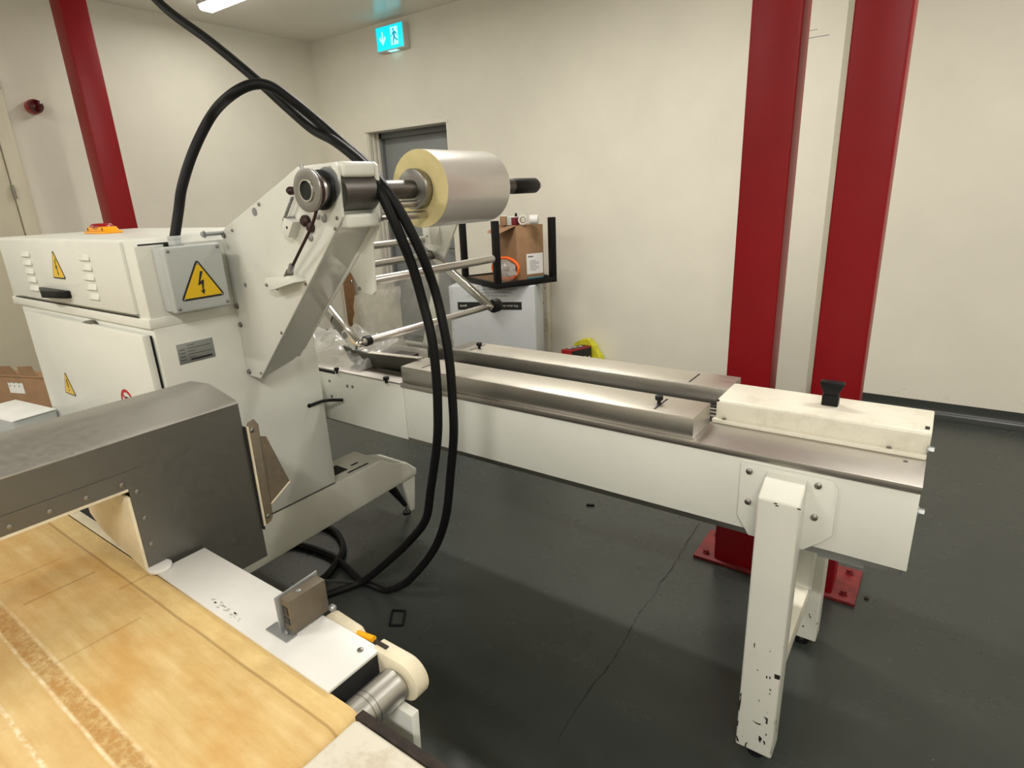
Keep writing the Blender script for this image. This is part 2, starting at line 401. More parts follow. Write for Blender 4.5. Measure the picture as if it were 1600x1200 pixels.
# doorway: frame, leaf
bm = bmesh.new(); fw = .06
box(bm, DX0, DX0+fw, DY-.04, DY+.06, 0, DZ); box(bm, DX1-fw, DX1, DY-.04, DY+.06, 0, DZ); box(bm, DX0, DX1, DY-.04, DY+.06, DZ-fw, DZ)
d1 = obj('door_1', bm, 'frame_grey', None, .003, kind='structure')
lf = B('door_leaf', 'door_grey', d1, DX0+fw, DX1-fw, DY, DY+.045, .01, DZ-fw, bevel=.003)
hp = PY(701, 386, DY)
Cy('handle_rose', 'bolt', lf, (DX1-.13, DY, 1.06), (DX1-.13, DY-.012, 1.06), .026)
bm = bmesh.new(); tube(bm, [(DX1-.13, DY-.01, 1.06), (DX1-.13, DY-.05, 1.06), (DX1-.15, DY-.055, 1.06), (DX1-.25, DY-.055, 1.06)], .009, 10, 5)
obj('door_handle', bm, 'bolt', lf)
# panelled reveal on the left of the doorway: three narrow vertical steps
bm = bmesh.new()
for i, (a, b) in enumerate(((.0, .05), (.065, .10), (.115, .15))): box(bm, DX0, DX0+.012+.008*i, RY1+.01+a, RY1+.01+b, 0, DZ)
box(bm, DX0-.03, DX1+.03, RY1-.006, RY1, DZ, DZ+.03)
obj('trim_1', bm, 'wall', None, .002, kind='structure')
# white wall pillar
bm = bmesh.new(); box(bm, -1.02, -.70, 4.55, RY1, 0, RZ); pl = struct('wall_pillar', bm, M['wall'], .006)
bm = bmesh.new(); box(bm, -.972, -.79, 4.5495, 4.552, 2.44, 2.444); box(bm, -.95, -.86, 4.5495, 4.552, 2.482, 2.485); obj('scratch', bm, 'greyprint', pl)
# hairline crack and old floor joint
bm = bmesh.new()
pts = [(-.812, 2.62), (-.805, 2.5), (-.796, 2.3), (-.786, 2.16), (-.792, 2.08), (-.78, 2.0), (-.790, 1.86), (-.776, 1.74), (-.764, 1.56), (-.772, 1.40), (-.765, 1.28), (-.757, 1.17)]
fine = []
for i in range(len(pts)-1):
    for k in range(8):
        t = k/8; fine.append((pts[i][0]*(1-t)+pts[i+1][0]*t+random.uniform(-.004, .004), pts[i][1]*(1-t)+pts[i+1][1]*t))
for i in range(len(fine)-1):
    a, b = fine[i], fine[i+1]; wd = random.uniform(.0008, .003)*(1 if b[1] > 1.35 else .6)
    vs = [bm.verts.new((a[0]-wd, a[1], .0006)), bm.verts.new((a[0]+wd, a[1], .0006)), bm.verts.new((b[0]+wd, b[1], .0006)), bm.verts.new((b[0]-wd, b[1], .0006))]
    bm.faces.new(vs)
obj('trim_2', bm, 'darkgap', None, kind='structure')
# side door on the left wall: architrave, leaf, hinge
bm = bmesh.new(); box(bm, RX0, RX0+.03, 1.752, 1.85, 0, 2.6); box(bm, RX0, RX0+.03, .7, 1.85, 2.52, 2.6); box(bm, RX0, RX0+.03, .7, .8, 0, 2.52)
d2 = obj('door_2', bm, 'cream_trim', None, .004, kind='structure')
lf2 = B('door_leaf', 'cream_trim', d2, RX0+.002, RX0+.016, .805, 1.744, .01, 2.515, bevel=.002)
for hz in (1.78, .55):
    Cy('hinge', 'bolt', d2, (RX0+.035, 1.748, hz-.05), (RX0+.035, 1.748, hz+.05), .009, 12)
# fluorescent battens
tl = 0
for i, (lx, ly, p) in enumerate(LAMP_POS):
    t = thing('ceiling_light', (lx, ly, RZ-.09), ['fluorescent ceiling light at the far left above the red column', 'fluorescent ceiling light over the film roll', 'fluorescent ceiling light over the pair of red columns', 'fluorescent ceiling light over the electrical cabinet', 'fluorescent ceiling light over the metal detector', 'fluorescent ceiling light over the worn board', 'fluorescent ceiling light near the right wall'][i], 'ceiling light', 'ceiling lights')
    B('light_body', 'white_plastic', t, lx-.62, lx+.62, ly-.08, ly+.08, RZ-.05, RZ, bevel=.006)
    bm = bmesh.new(); prism(bm, [(ly-.072, RZ-.05), (ly-.065, RZ-.08), (ly-.045, RZ-.09), (ly+.045, RZ-.09), (ly+.065, RZ-.08), (ly+.072, RZ-.05)], 'x', lx-.60, lx+.60)
    mt = M.setdefault('diffuser', flat('lit_diffuser', (1, .97, .9, 1), .4, 0, 9.0)); obj('diffuser', bm, mt, t)

# ================================================================== RED COLUMNS
def column(x0, x1, y0, y1, label, px0, px1, py0, py1, base=True):
    t = thing('steel_column', ((x0+x1)/2, (y0+y1)/2, 0), label, 'column', 'red steel columns')
    B('shaft', 'red', t, x0, x1, y0, y1, .014, RZ, bevel=.008, seg=3)
    if base:
        B('base_plate', 'red_plate', t, px0, px1, py0, py1, 0, .016, bevel=.003)
        for (a, b) in ((px0+.045, py0+.04), (px0+.045, py1-.045), (px1-.045, py0+.04), (px1-.045, py1-.045)):
            if not (x0-.02 < a < x1+.02 and y0-.02 < b < y1+.02): screw('anchor_bolt', (a, b, .016), 'z', .012, t, 'red_plate', .02, hexa=True)
column(-.655, -.49, 2.345, 2.47, 'red steel column left of the white wall pillar, base plate behind the conveyor', -.74, -.42, 2.325, 2.575)
column(-.345, -.185, 2.345, 2.47, 'red steel column right of the white wall pillar, behind the black latch', -.42, -.10, 2.325, 2.575)
column(-5.49, -5.31, 2.10, 2.275, 'red steel column at the far left behind the electrical cabinet', -5.6, -5.2, 2.0, 2.38)

# ================================================================== WRAPPING MACHINE
XS, YF = -2.07, .86
mach = thing('wrapping_machine', (-2.7, 1.2, 0), 'white electrical cabinet with slanted film head and shaft, foot beam on the floor', 'machine')
# lower cabinet body (tapers slightly to the back edge), upper housing
B('cabinet_body', 'white', mach, -3.30, XS, .862, 1.465, .41, 1.235, bevel=.006)
# upper housing with rounded top edges
bm = bmesh.new(); prism(bm, [(-3.36, 1.235), (XS, 1.235), (XS, 1.49), (XS-.02, 1.514), (-3.34, 1.514), (-3.36, 1.49)], 'y', .86, 1.42)
uh = obj('upper_housing', bm, 'white', mach, .006)
B('housing_lip', 'white', mach, -3.36, XS+.004, .852, 1.16, 1.228, 1.262, bevel=.005)
# upper door with louvres
ud = B('upper_door', 'white', mach, -3.30, XS-.07, .848, .862, 1.272, 1.505, bevel=.004)
for xs in ((-3.062, -2.968), (-2.478, -2.392)):
    for k in range(5):
        z = 1.452-k*.034; a, b = xs; a -= .004*0
        bm = bmesh.new(); prism(bm, [(.848, z+.011), (.8415, z-.008), (.841, z-.010), (.848, z-.010)], 'x', a, b)
        obj('louvre', bm, 'white', ud, .0015)
warning_sign(ud, (-2.715, .848, 1.366), (1, 0, 0), (0, 0, 1), (0, -1, 0), .125)
# black pull handle
hd = Pr('pull_handle', 'black', ud, [(-2.925, .848), (-2.925, .835), (-2.80, .80), (-2.80, .80), (-2.70, .815), (-2.645, .83), (-2.645, .848)], 'z', 1.297, 1.325, bevel=.003)
screw('screw', (-2.69, .822, 1.311), '-y', .005, hd)
# dark seams
B('door_seam', 'darkgap', mach, -3.30, XS-.06, .8505, .8535, 1.263, 1.2665, bevel=0)
bm = bmesh.new(); box(bm, XS, XS+.0012, .872, .985, 1.492, 1.497); obj('housing_seam', bm, 'darkgap', mach)
# lower door, proud of the cabinet
ld = B('lower_door', 'white', mach, -3.155, XS-.01, .826, .852, .52, 1.212, bevel=.005)
B('door_gasket', 'darkgap', mach, -3.13, XS-.02, .852, .862, .53, 1.204, bevel=0)
Pr('door_latch', 'bolt', mach, [(-2.58, 1.212), (-2.54, 1.222), (-2.51, 1.222), (-2.50, 1.212)], 'y', .835, .858, bevel=.001)
warning_sign(ld, (-2.872, .826, .885), (1, 0, 0), (0, 0, 1), (0, -1, 0), .115, 'exclaim')
bm = bmesh.new(); ring(bm, (-2.315, .826, .945), (-2.315, .8248, .945), .050, .039); obj('prohibition_sign', bm, 'redink', ld)
decal('prohibition_bar', 'redink', ld, (-2.315, .8248, .945), (.707, 0, -.707), (.707, 0, .707), [(-.038, -.004), (.038, -.004), (.038, .004), (-.038, .004)], .0005, (0, -1, 0))
decal('hand_symbol', 'ink', ld, (-2.315, .8252, .945), (1, 0, 0), (0, 0, 1), [(-.012, -.02), (.012, -.02), (.018, .0), (.01, .022), (-.01, .022), (-.018, .0)], .0003, (0, -1, 0))
screw('screw', (XS-.05, .826, .962), '-y', .006, ld, 'ink')
# rating plate
np_ = B('rating_plate', 'grey_plastic', mach, XS, XS+.0018, .920, 1.046, 1.092, 1.162, bevel=.0005)
M['rating'] = flat('engraved_aluminium', srgb(158, 160, 160), .4, .6)
np_.data.materials[0] = M['rating']
bm = bmesh.new(); n = XS+.0021
for k in range(6):
    z = 1.152-k*.0105; box(bm, XS+.0018, n, .955, 1.035 if k % 2 else .98, z, z+.0016)
for k in range(4): box(bm, XS+.0018, n, .926, .945, 1.14-k*.012, 1.142-k*.012)
box(bm, XS+.0018, n, .96, 1.035, 1.100, 1.106); obj('engraving', bm, 'ink', np_)
# junction box
JX0, JX1 = XS+.001, XS+.085
jb = B('junction_box', 'grey_plastic', mach, JX0, JX1-.03, .908, 1.092, 1.278, 1.484, bevel=.008)
jl = B('box_lid', 'grey_plastic', jb, JX1-.028, JX1, .906, 1.094, 1.276, 1.486, bevel=.007, seg=3)
for (a, b) in ((.919, 1.290), (1.081, 1.290), (.919, 1.473), (1.081, 1.473)): screw('lid_screw', (JX1, a, b), 'x', .0055, jb)
sg = warning_sign(jb, (JX1, 1.003, 1.312), (0, 1, 0), (0, 0, 1), (1, 0, 0), .150)
for (a, b) in ((.940, 1.318), (1.066, 1.318), (1.003, 1.425)): screw('sign_rivet', (JX1+.0015, a, b), 'x', .0032, sg, 'rating')
# gland
GX, GY = XS+.035, .972
gl = Cy('cable_gland', 'grey_plastic', mach, (GX, GY, 1.484), (GX, GY, 1.503), .022, 6, .001)
Cy('gland_nut', 'grey_plastic', gl, (GX, GY, 1.503), (GX, GY, 1.516), .020, 16, .002)
Cy('gland_thread', 'black', gl, (GX, GY, 1.480), (GX, GY, 1.486), .024, 16)
B('gland_shim', 'black', mach, GX-.02, GX-.008, GY-.03, GY-.015, 1.484, 1.494, bevel=.001)
# rotary isolator on the roof
p = PY(157, 362, 1.10)
iso = B('isolator_switch', 'orange_yellow', mach, -2.985, -2.78, 1.06, 1.13, 1.514, 1.524, bevel=.003)
Pr('switch_bezel', 'orange_yellow', iso, [(-2.978, 1.524), (-2.787, 1.524), (-2.812, 1.541), (-2.955, 1.541)], 'y', 1.068, 1.122, bevel=.003)
Cy('switch_knob', 'redplastic', iso, (-2.884, 1.095, 1.540), (-2.884, 1.095, 1.554), .046, 28, .005, r2=.034)
for q in (-2.955, -2.815): B('switch_notch', 'ink', iso, q-.004, q+.004, 1.0665, 1.069, 1.527, 1.537, bevel=0)
# foot beam: channel under the cabinet running front to back
bm = bmesh.new(); prism(bm, [(.86, .20), (1.955, .235), (1.96, .268), (1.90, .325), (1.80, .362), (1.74, .405), (.80, .405), (.80, .20)], 'x', -2.28, XS-.001)
fb = obj('foot_beam', bm, 'white_beam', mach, .008, 3)
bm = bmesh.new(); prism(bm, [(.86, .20), (1.955, .235), (1.96, .268), (1.90, .325), (1.80, .362), (1.74, .405), (.80, .405), (.80, .20)], 'x', -3.30, -3.10)
obj('foot_beam', bm, 'white_cover', mach, .008, 3)
Pr('body_seam', 'darkgap', mach, [(.90, .4065), (1.46, .4065), (1.46, .4095), (.90, .4095)], 'x', XS, XS+.0008, bevel=0)
bm = bmesh.new(); box(bm, -2.22, -2.135, 1.50, 1.585, .4045, .4062); obj('beam_slot', bm, 'darkgap', fb)
bm = bmesh.new(); box(bm, -2.11, -2.10, 1.56, 1.68, .4045, .4064); box(bm, -2.16, -2.15, 1.62, 1.66, .4045, .4064); obj('paint_wear', bm, 'rust', fb)
# splayed gusset + levelling foot
Pr('leg_gusset', 'white', fb, [(1.86, .25), (1.955, .24), (1.93, .045), (1.905, .045)], 'x', -2.10, -2.085, bevel=.002)
bm = bmesh.new(); cyl(bm, (-2.185, 1.83, .24), (-2.15, 1.925, .05), .03, 14, .012); obj('leg_strut', bm, 'black', fb)
lfq = Cy('levelling_foot', 'black', fb, (-2.15, 1.93, 0), (-2.15, 1.93, .012), .022, 20, .002)
Cy('foot_spindle', 'bolt', lfq, (-2.15, 1.93, .012), (-2.15, 1.93, .06), .007, 12)
Cy('levelling_foot', 'black', mach, (-3.2, .92, 0), (-3.2, .92, .2), .02, 16); Cy('levelling_foot', 'black', mach, (-2.18, .88, 0), (-2.18, .88, .2), .02, 16)
Cy('levelling_foot', 'black', mach, (-3.2, 1.9, 0), (-3.2, 1.9, .25), .02, 16)

# ---- film head: front plate, rear plate, slanted web
Y1, Y2 = 1.15, 1.292
HP = [(-2.069, .994), (-1.985, .992), (-1.432, 1.537), (-1.415, 1.556), (-1.408, 1.69), (-1.420, 1.703), (-1.59, 1.70), (-1.66, 1.672), (-2.030, 1.533), (-2.069, 1.512)]
Pr('head_front_plate', 'white', mach, HP, 'y', Y1, Y1+.010, bevel=.0025)
HB = [(-1.93, 1.05), (-1.42, 1.53), (-1.402, 1.552), (-1.396, 1.695), (-1.412, 1.706), (-1.70, 1.65), (-2.069, 1.50), (-2.069, 1.06)]
Pr('head_rear_plate', 'white', mach, HB, 'y', Y2-.010, Y2, bevel=.0025)
WEB = [(-1.985, .992), (-1.432, 1.537), (-1.440, 1.545), (-1.993, 1.000)]
bm = bmesh.new()
a0, a1 = Vector((-1.985, Y1+.01, .992)), Vector((-1.430, Y1+.01, 1.538)); b0, b1 = Vector((-1.895, Y2, 1.082)), Vector((-1.430, Y2, 1.538))
c0 = Vector((-1.935, Y2-.03, 1.042))
nn = Vector((-.703, 0, .711))
vs = [a0, c0, b0, b1, a1]
A_ = [bm.verts.new(q) for q in vs]; B_ = [bm.verts.new(q+nn*.006) for q in vs]
bm.faces.new(A_); bm.faces.new(B_[::-1])
for i in range(5): bm.faces.new((A_[i], B_[i], B_[(i+1) % 5], A_[(i+1) % 5]))
M['white_gloss'] = flat('glossy_white_enamel', srgb(205, 205, 196), .12)
obj('head_web', bm, M['white_gloss'], mach)
# spacer bars between the plates
B('head_spacer_bar', 'white', mach, -1.455, -1.398, Y1+.010, Y2-.010, 1.662, 1.705, bevel=.012, seg=4)
B('head_spacer_bar', 'white', mach, -1.462, -1.404, Y1+.010, Y2-.010, 1.522, 1.562, bevel=.010, seg=4)
# shaft barrel, unwinding shaft, chucks
SX, SZ = -1.445, 1.625
Cy('shaft_barrel', 'dark_steel', mach, (SX+.002, Y1+.010, SZ-.003), (SX+.002, Y2-.010, SZ-.003), .052, 36)
Cy('unwind_shaft', 'dark_steel', mach, (SX, Y2, SZ), (SX, 2.175, SZ), .029, 32)
sc_ = Cy('shaft_collar', 'black', mach, (SX, 2.02, SZ), (SX, 2.19, SZ), .030, 28, .003)
Cy('shaft_nose', 'bolt', sc_, (SX, 2.19, SZ), (SX, 2.218, SZ), .028, 24, .004, r2=.017)
Cy('roll_chuck', 'bolt', mach, (SX, 1.468, SZ), (SX, 1.498, SZ), .064, 40, .004)
# brake pulley: two flanges, drum, bore
PXc, PZc = -1.468, 1.631
pu = Cy('pulley_drum', 'rod', mach, (PXc, 1.092, PZc), (PXc, Y1, PZc), .043, 36)
M['pulley'] = steel('pulley_steel', (.36, .35, .33, 1), .38, (30, 1, 30), .1)
def pring(name, mat, y0, y1, ro, ri, bev=0):
    bm = bmesh.new(); ring(bm, (PXc, y0, PZc), (PXc, y1, PZc), ro, ri, 40); return obj(name, bm, mat, pu, bev)
pring('pulley_flange', 'pulley', 1.082, 1.090, .0585, .029, .001)
pring('brake_band', 'belt_brown', 1.090, 1.102, .0565, .030, .001)
pring('rear_flange', 'black', 1.128, 1.138, .055, .030, .001)
pring('bearing_ring', 'chrome', 1.079, 1.095, .030, .026)
Cy('bore', 'darkgap', pu, (PXc, 1.085, PZc), (PXc, 1.090, PZc), .0265, 28)
Cy('set_screw', 'rating', pu, (PXc-.012, 1.087, PZc+.057), (PXc-.014, 1.087, PZc+.070), .005, 10)
c = PY(457, 298, 1.125); screw('knob', (c.x, 1.125, c.z), '-y', .012, mach, 'belt_brown', .018)
bm = bmesh.new(); ring(bm, (PXc+.012, Y1-.004, PZc+.012), (PXc+.012, Y1, PZc+.012), .050, .02, 36); obj('bearing_seal', bm, 'rating', mach)
# drive cord and its adjuster
bm = bmesh.new(); tube(bm, [PY(496, 314, 1.096), PY(493, 335, 1.097), PY(484, 360, 1.10), PY(468, 393, 1.11), PY(454, 422, 1.118)], .0045, 8, 4); obj('brake_cord', bm, 'belt_brown', mach)
ab = Pr('adjuster_block', 'white', mach, [(-1.79, 1.352), (-1.755, 1.335), (-1.625, 1.366), (-1.645, 1.386), (-1.775, 1.374)], 'y', Y1-.045, Y1, bevel=.002)
n0, n1, n2 = PY(449, 434, 1.118), PY(453, 425, 1.116), PY(456, 414, 1.114)
Cy('adjuster_nut', 'bolt', ab, n0, n1, .013, 6); Cy('adjuster_nut', 'rating', ab, n1, n2, .009, 8)
screw('screw', (-1.772, Y1-.045, 1.352), '-y', .006, ab)
screw('plate_hole', (-1.79, Y1, 1.345), '-y', .018, mach, 'ink', .001, 20)
# small angle bracket with idler discs
ib = Pr('angle_bracket', 'white', mach, [(-1.672, 1.520), (-1.635, 1.500), (-1.600, 1.545), (-1.640, 1.558)], 'y', Y1-.035, Y1, bevel=.001)
screw('bracket_hole', (-1.632, Y1-.035, 1.530), '-y', .0045, ib, 'ink', .001)
for (px, py, r, m, h) in ((447, 351, .009, 'rating', .004), (460, 342, .009, 'rating', .03), (480, 345, .017, 'belt_brown', .02), (487, 355, .016, 'belt_brown', .014), (507, 341, .012, 'rating', .006), (517, 280, .012, 'rating', .006), (486, 371, .011, 'rating', .006), (497, 338, .009, 'rating', .006),
                     (398, 331, .013, 'rating', .003), (405, 319, .006, 'bolt', .005)):
    c = PY(px, py, Y1); screw('idler_disc' if r > .01 else 'screw', (c.x, Y1, c.z), '-y', r, mach, m, h, 20)
for (px, py) in ((516, 262), (527, 341), (524, 357), (478, 444), (440, 520), (408, 583), (363, 360)):
    c = PY(px, py, Y1); screw('plate_bolt', (c.x, Y1, c.z), '-y', .0055, mach)
for z in (1.503, 1.256, 1.188, 1.010):
    screw('plate_bolt', (-2.052, Y1, z), '-y', .008, mach, 'bolt', .007, hexa=True)
sb = Cy('stop_bolt', 'rating', mach, (XS+.012, 1.085, 1.512), (XS+.012, Y1, 1.512), .007, 12)
screw('stop_bolt_head', (XS+.012, 1.085, 1.512), '-y', .009, mach, 'rating', .01, hexa=True)
screw('plate_hole', (-1.975, Y1, 1.335), '-y', .008, mach, 'rating', .0008, 16)
# tension spring
s0, s1 = PY(457, 308, Y1-.02), PY(443, 345, Y1-.02)
bm = bmesh.new(); N = 90; P_ = []
u_, v_ = frame_of(s1-s0)
for i in range(N+1):
    t = i/N; a = t*16*2*math.pi; P_.append(s0+(s1-s0)*t+(u_*math.cos(a)+v_*math.sin(a))*.0045)
tube(bm, P_, .0013, 5, 0); sp_ = obj('tension_spring', bm, 'rating', mach)
Cy('spring_core', 'bolt', sp_, s0, s1, .0035, 8)
Cy('spring_hook', 'rating', sp_, s1, PY(440, 354, Y1), .002, 8)
# hanging bracket of the rear plate
Pr('rod_bracket', 'white', mach, [(-1.425, 1.525), (-1.462, 1.47), (-1.468, 1.40), (-1.472, 1.318), (-1.49, 1.306), (-1.535, 1.312), (-1.60, 1.40), (-1.56, 1.45)], 'y', Y2-.002, Y2+.008, bevel=.002)
for (px, py) in ((549, 441), (562, 451)):
    c = PY(px, py, Y2-.002); screw('bracket_bolt', (c.x, Y2-.002, c.z), '-y', .0065, mach)
# guide rods running across towards the back
def rod(name, x, z, y0, y1, r, m='rod', end=None):
    o = Cy(name, m, mach, (x, y0, z), (x, y1, z), r, 24, .0015)
    return o
PA, PB = (-1.93, 1.418), (-1.925, 1.346)
rod('guide_rod', PA[0], PA[1], Y2, 2.02, .015); rod('guide_rod', PB[0], PB[1], Y2, 2.03, .016)
rod('guide_rod', -1.528, 1.344, Y2, 1.985, .0155)
Cy('rod_collar', 'black', mach, (-1.528, Y2, 1.344), (-1.528, Y2+.012, 1.344), .0165, 20)
PD = (-1.625, 1.125)
rod('dancer_rod', PD[0], PD[1], 1.35, 2.06, .0135)
Cy('rod_collar', 'black', mach, (PD[0], 1.352, PD[1]), (PD[0], 1.375, PD[1]), .018, 20)
rod('idler_rod', -1.435, 1.580, Y2, 1.50, .011); rod('idler_rod', -1.425, 1.545, Y2, 1.50, .013)
# dancer arms (chromed flat bars with rounded ends)
def arm(y0, y1, p, q, wdt, mat='chrome'):
    p, q = Vector((p[0], 0, p[1])), Vector((q[0], 0, q[1])); d = (q-p).normalized(); n = Vector((-d.z, 0, d.x)); h = wdt/2
    pts = []
    for i in range(9):
        a = -math.pi/2+math.pi*i/8; v = q+d*math.cos(a)*h+n*math.sin(a)*h; pts.append((v.x, v.z))
    for i in range(9):
        a = math.pi/2+math.pi*i/8; v = p+d*math.cos(a)*h+n*math.sin(a)*h; pts.append((v.x, v.z))
    bm = bmesh.new(); prism(bm, pts, 'y', y0, y1); return obj('dancer_arm', bm, mat, mach, .004, 3)
a1_ = arm(1.322, 1.352, PB, (-1.655, 1.115), .040); M['arm'] = flat('dull_arm_chrome', (.42, .41, .38, 1), .14, 1)
screw('arm_bolt', (-1.69, 1.322, 1.147), '-y', .012, a1_, 'rating', .003, 20)
screw('arm_knob', (-1.69, 1.335, 1.142), 'z', .007, a1_, 'black', .026)
a2_ = arm(2.035, 2.06, PB, (-1.60, 1.128), .034, M['arm'])
screw('arm_boss', (PB[0], 2.035, PB[1]), '-y', .022, a2_, 'dark_steel', .02, 20)
Cy('arm_knob', 'black', mach, (-1.60, 2.06, 1.128), (-1.60, 2.10, 1.128), .030, 24, .004)
# far side plate that carries the rods
FP = [PY(x, y, 2.07) for x, y in ((659, 352), (713, 350), (693, 405), (686, 405), (664, 385))]
bm = bmesh.new(); plate_poly(bm, [(p.x, 2.07, p.z) for p in FP], (0, 1, 0), .012); obj('far_side_plate', bm, 'white', mach)
c_ = PY(676, 368, 2.05); B('rod_clamp', 'white', mach, c_.x-.005, c_.x+.030, 2.0, 2.07, c_.z-.035, c_.z+.045, bevel=.002)
screw('clamp_hole', (c_.x+.012, 2.0, c_.z), '-y', .004, mach, 'ink', .001)
# far side plate is carried down to the infeed by a post
bm = bmesh.new(); q1 = PY(690, 400, 2.07)
prism(bm, [(q1.x-.02, 1.36), (q1.x-.01, 1.36), (-1.99, .90), (-2.06, .90)], 'y', 2.071, 2.083); obj('far_side_post', bm, 'white', mach, .001)
# dark cable tie loop hanging out of the cabinet edge
h0, h1, h2 = PX(484, 634, XS+.004), Vector((XS+.03, 1.455, .845)), PY(536, 625, 1.51)
bm = bmesh.new(); tube(bm, [h0, PX(508, 626, XS+.03), h2], .0068, 10, 8); ct = obj('breather_hose', bm, 'rubber', mach)
Cy('hose_end', 'black', ct, h0, h0+Vector((-.012, 0, 0)), .009, 12)

# ================================================================== INFEED CONVEYOR
inf = thing('infeed_conveyor', (-.9, 1.75, 0), 'long white infeed conveyor with stainless top, two guide rails and chipped legs', 'conveyor')
XL, XR, YA, YB = -2.65, .028, 1.525, 1.985
for (a, b) in ((-1.642, XR),):
    B('front_panel', 'white', inf, a, b, YA, YA+.004, .693, .905, bevel=.001)
B('front_panel', 'white', inf, XL, -1.644, YA, YA+.004, .682, .913, bevel=.001)
B('rear_panel', 'white', inf, XL, XR, YB-.004, YB, .693, .905, bevel=.001)
B('frame_beam', 'steel', inf, XL, XR-.01, YA+.006, YB-.006, .672, .90, bevel=.003)
B('end_panel', 'white', inf, XR-.008, XR-.002, YA+.004, YB-.004, .693, .905, bevel=.001)
tt = B('table_top', 'table', inf, -1.652, XR+.002, YA-.006, YB+.006, .903, .921, bevel=.0015)
B('table_top', 'table', inf, XL, -1.655, YA-.002, YB, .911, .917, bevel=.001)
# transport channel between the rails
B('chain_channel', 'darkgap', inf, -1.65, -.50, 1.69, 1.815, .9212, .9225, bevel=0)
for k in (1.715, 1.745, 1.775): B('chain_guide', 'steel', inf, -1.65, -.48, k, k+.01, .9212, .930, bevel=.001)
# guide rails (box section)
g1 = B('guide_rail', 'steel', inf, -1.652, -.507, 1.532, 1.678, .9215, .982, bevel=.0012)
g2 = B('guide_rail', 'steel', inf, -1.66, -.50, 1.82, 1.966, .9215, .983, bevel=.0012)
for g, (ya, yb) in ((g1, (1.532, 1.678)), (g2, (1.82, 1.966))):
    B('rail_top_plate', 'steel_top', g, -1.651 if g is g1 else -1.60, -.508 if g is g1 else -.50, ya+.0015, yb-.0015, .982 if g is g1 else .983, .9835 if g is g1 else .9845, bevel=.0004)
    for x in (-.63, -1.56):
        yy = ya+.02; B('adjusting_slot', 'darkgap', g, x-.003, x+.003, yy, yb-.025, .9834, .9839 if g is g1 else .9849, bevel=0)
def knob(x, y, z, parent, r=.013):
    k = Cy('clamp_knob', 'black', parent, (x, y, z+.012), (x, y, z+.026), r, 18, .003); Cy('knob_stem', 'black', k, (x, y, z), (x, y, z+.013), r*.5, 10); return k
knob(-.636, 1.60, .9835, g1, .012); knob(-1.545, 1.885, .9835, g2, .012)
c_ = PZ(523, 580, .93); knob(c_.x, c_.y+.01, .917, inf, .010); c_ = PZ(602, 594, .93); knob(c_.x, c_.y+.005, .917, inf, .012)
# notch and bolts at the cabinet end of the front panel
B('panel_notch', 'darkgap', inf, -2.16, -2.05, YA-.0012, YA, .898, .911, bevel=0)
for (px, py) in ((515, 595), (543, 603), (551, 604), (519, 619)):
    c = PY(px, py, YA); screw('panel_screw', (c.x, YA, c.z), '-y', .0065, inf)
# drive cover at the right end
bm = bmesh.new(); prism(bm, [(1.700, .930), (1.700, .982), (1.706, .989), (1.880, .989), (1.886, .982), (1.886, .930)], 'x', -.497, XR+.004)
dc = obj('drive_cover', bm, 'white_cover', inf, .003, 2)
B('cover_flange', 'white_cover', dc, -.503, XR+.001, 1.684, 1.703, .9212, .9335, bevel=.002); B('cover_flange', 'white_cover', dc, -.503, XR+.001, 1.884, 1.90, .9212, .9335, bevel=.002)
for x in (-.470, -.052): screw('flange_screw', (x, 1.6935, .9335), 'z', .006, dc)
lt = B('cover_latch', 'black', dc, -.232, -.190, 1.79, 1.82, .989, 1.020, bevel=.002)
Pr('latch_grip', 'black', lt, [(-.228, 1.020), (-.194, 1.020), (-.180, 1.052), (-.182, 1.058), (-.240, 1.058), (-.242, 1.052)], 'y', 1.792, 1.818, bevel=.002)
B('rust_patch', 'rust', dc, XR-.012, XR-.002, 1.722, 1.746, .9888, .9894, bevel=0)
B('rust_patch', 'rust', dc, -.497, -.490, 1.70, 1.706, .984, .9888, bevel=0)
screw('drain_hole', (-.012, 1.655, .921), 'z', .0055, inf, 'ink', .0006)
for (y, z) in ((1.70, .945), (1.56, .84)): screw('end_bolt', (XR, y, z), 'x', .009, inf, 'rating', .014, hexa=True)
# near leg: mounting plate with cut corners, four bolts, box post with sloped cap
mp_ = [(-.368, .892), (-.150, .892), (-.136, .872), (-.136, .745), (-.150, .725), (-.198, .682), (-.335, .682), (-.368, .735)]
mp = Pr('mounting_plate', 'white_cover', inf, mp_, 'y', YA-.012, YA-.0005, bevel=.0015)
mp.data.materials[0] = M['white']
for (x, z) in ((-.345, .872), (-.342, .783), (-.180, .873), (-.180, .784)): screw('plate_bolt', (x, YA-.012, z), '-y', .0085, mp, 'bolt', .007)
bm = bmesh.new(); prism(bm, [(1.435, .035), (1.435, .842), (YA-.012, .886), (YA-.012, .035)], 'x', -.303, -.204)
lg = obj('leg', bm, 'white_leg', inf, .006, 3)
Cy('levelling_foot', 'black', lg, (-.253, 1.475, 0), (-.253, 1.475, .010), .024, 20, .002); Cy('foot_spindle', 'bolt', lg, (-.253, 1.475, .01), (-.253, 1.475, .045), .010, 12)
bm = bmesh.new(); prism(bm, [(YB+.012, .035), (YB+.012, .886), (YB+.09, .842), (YB+.09, .035)], 'x', -.285, -.186)
lg2 = obj('leg', bm, 'white_leg', inf, .005, 3)
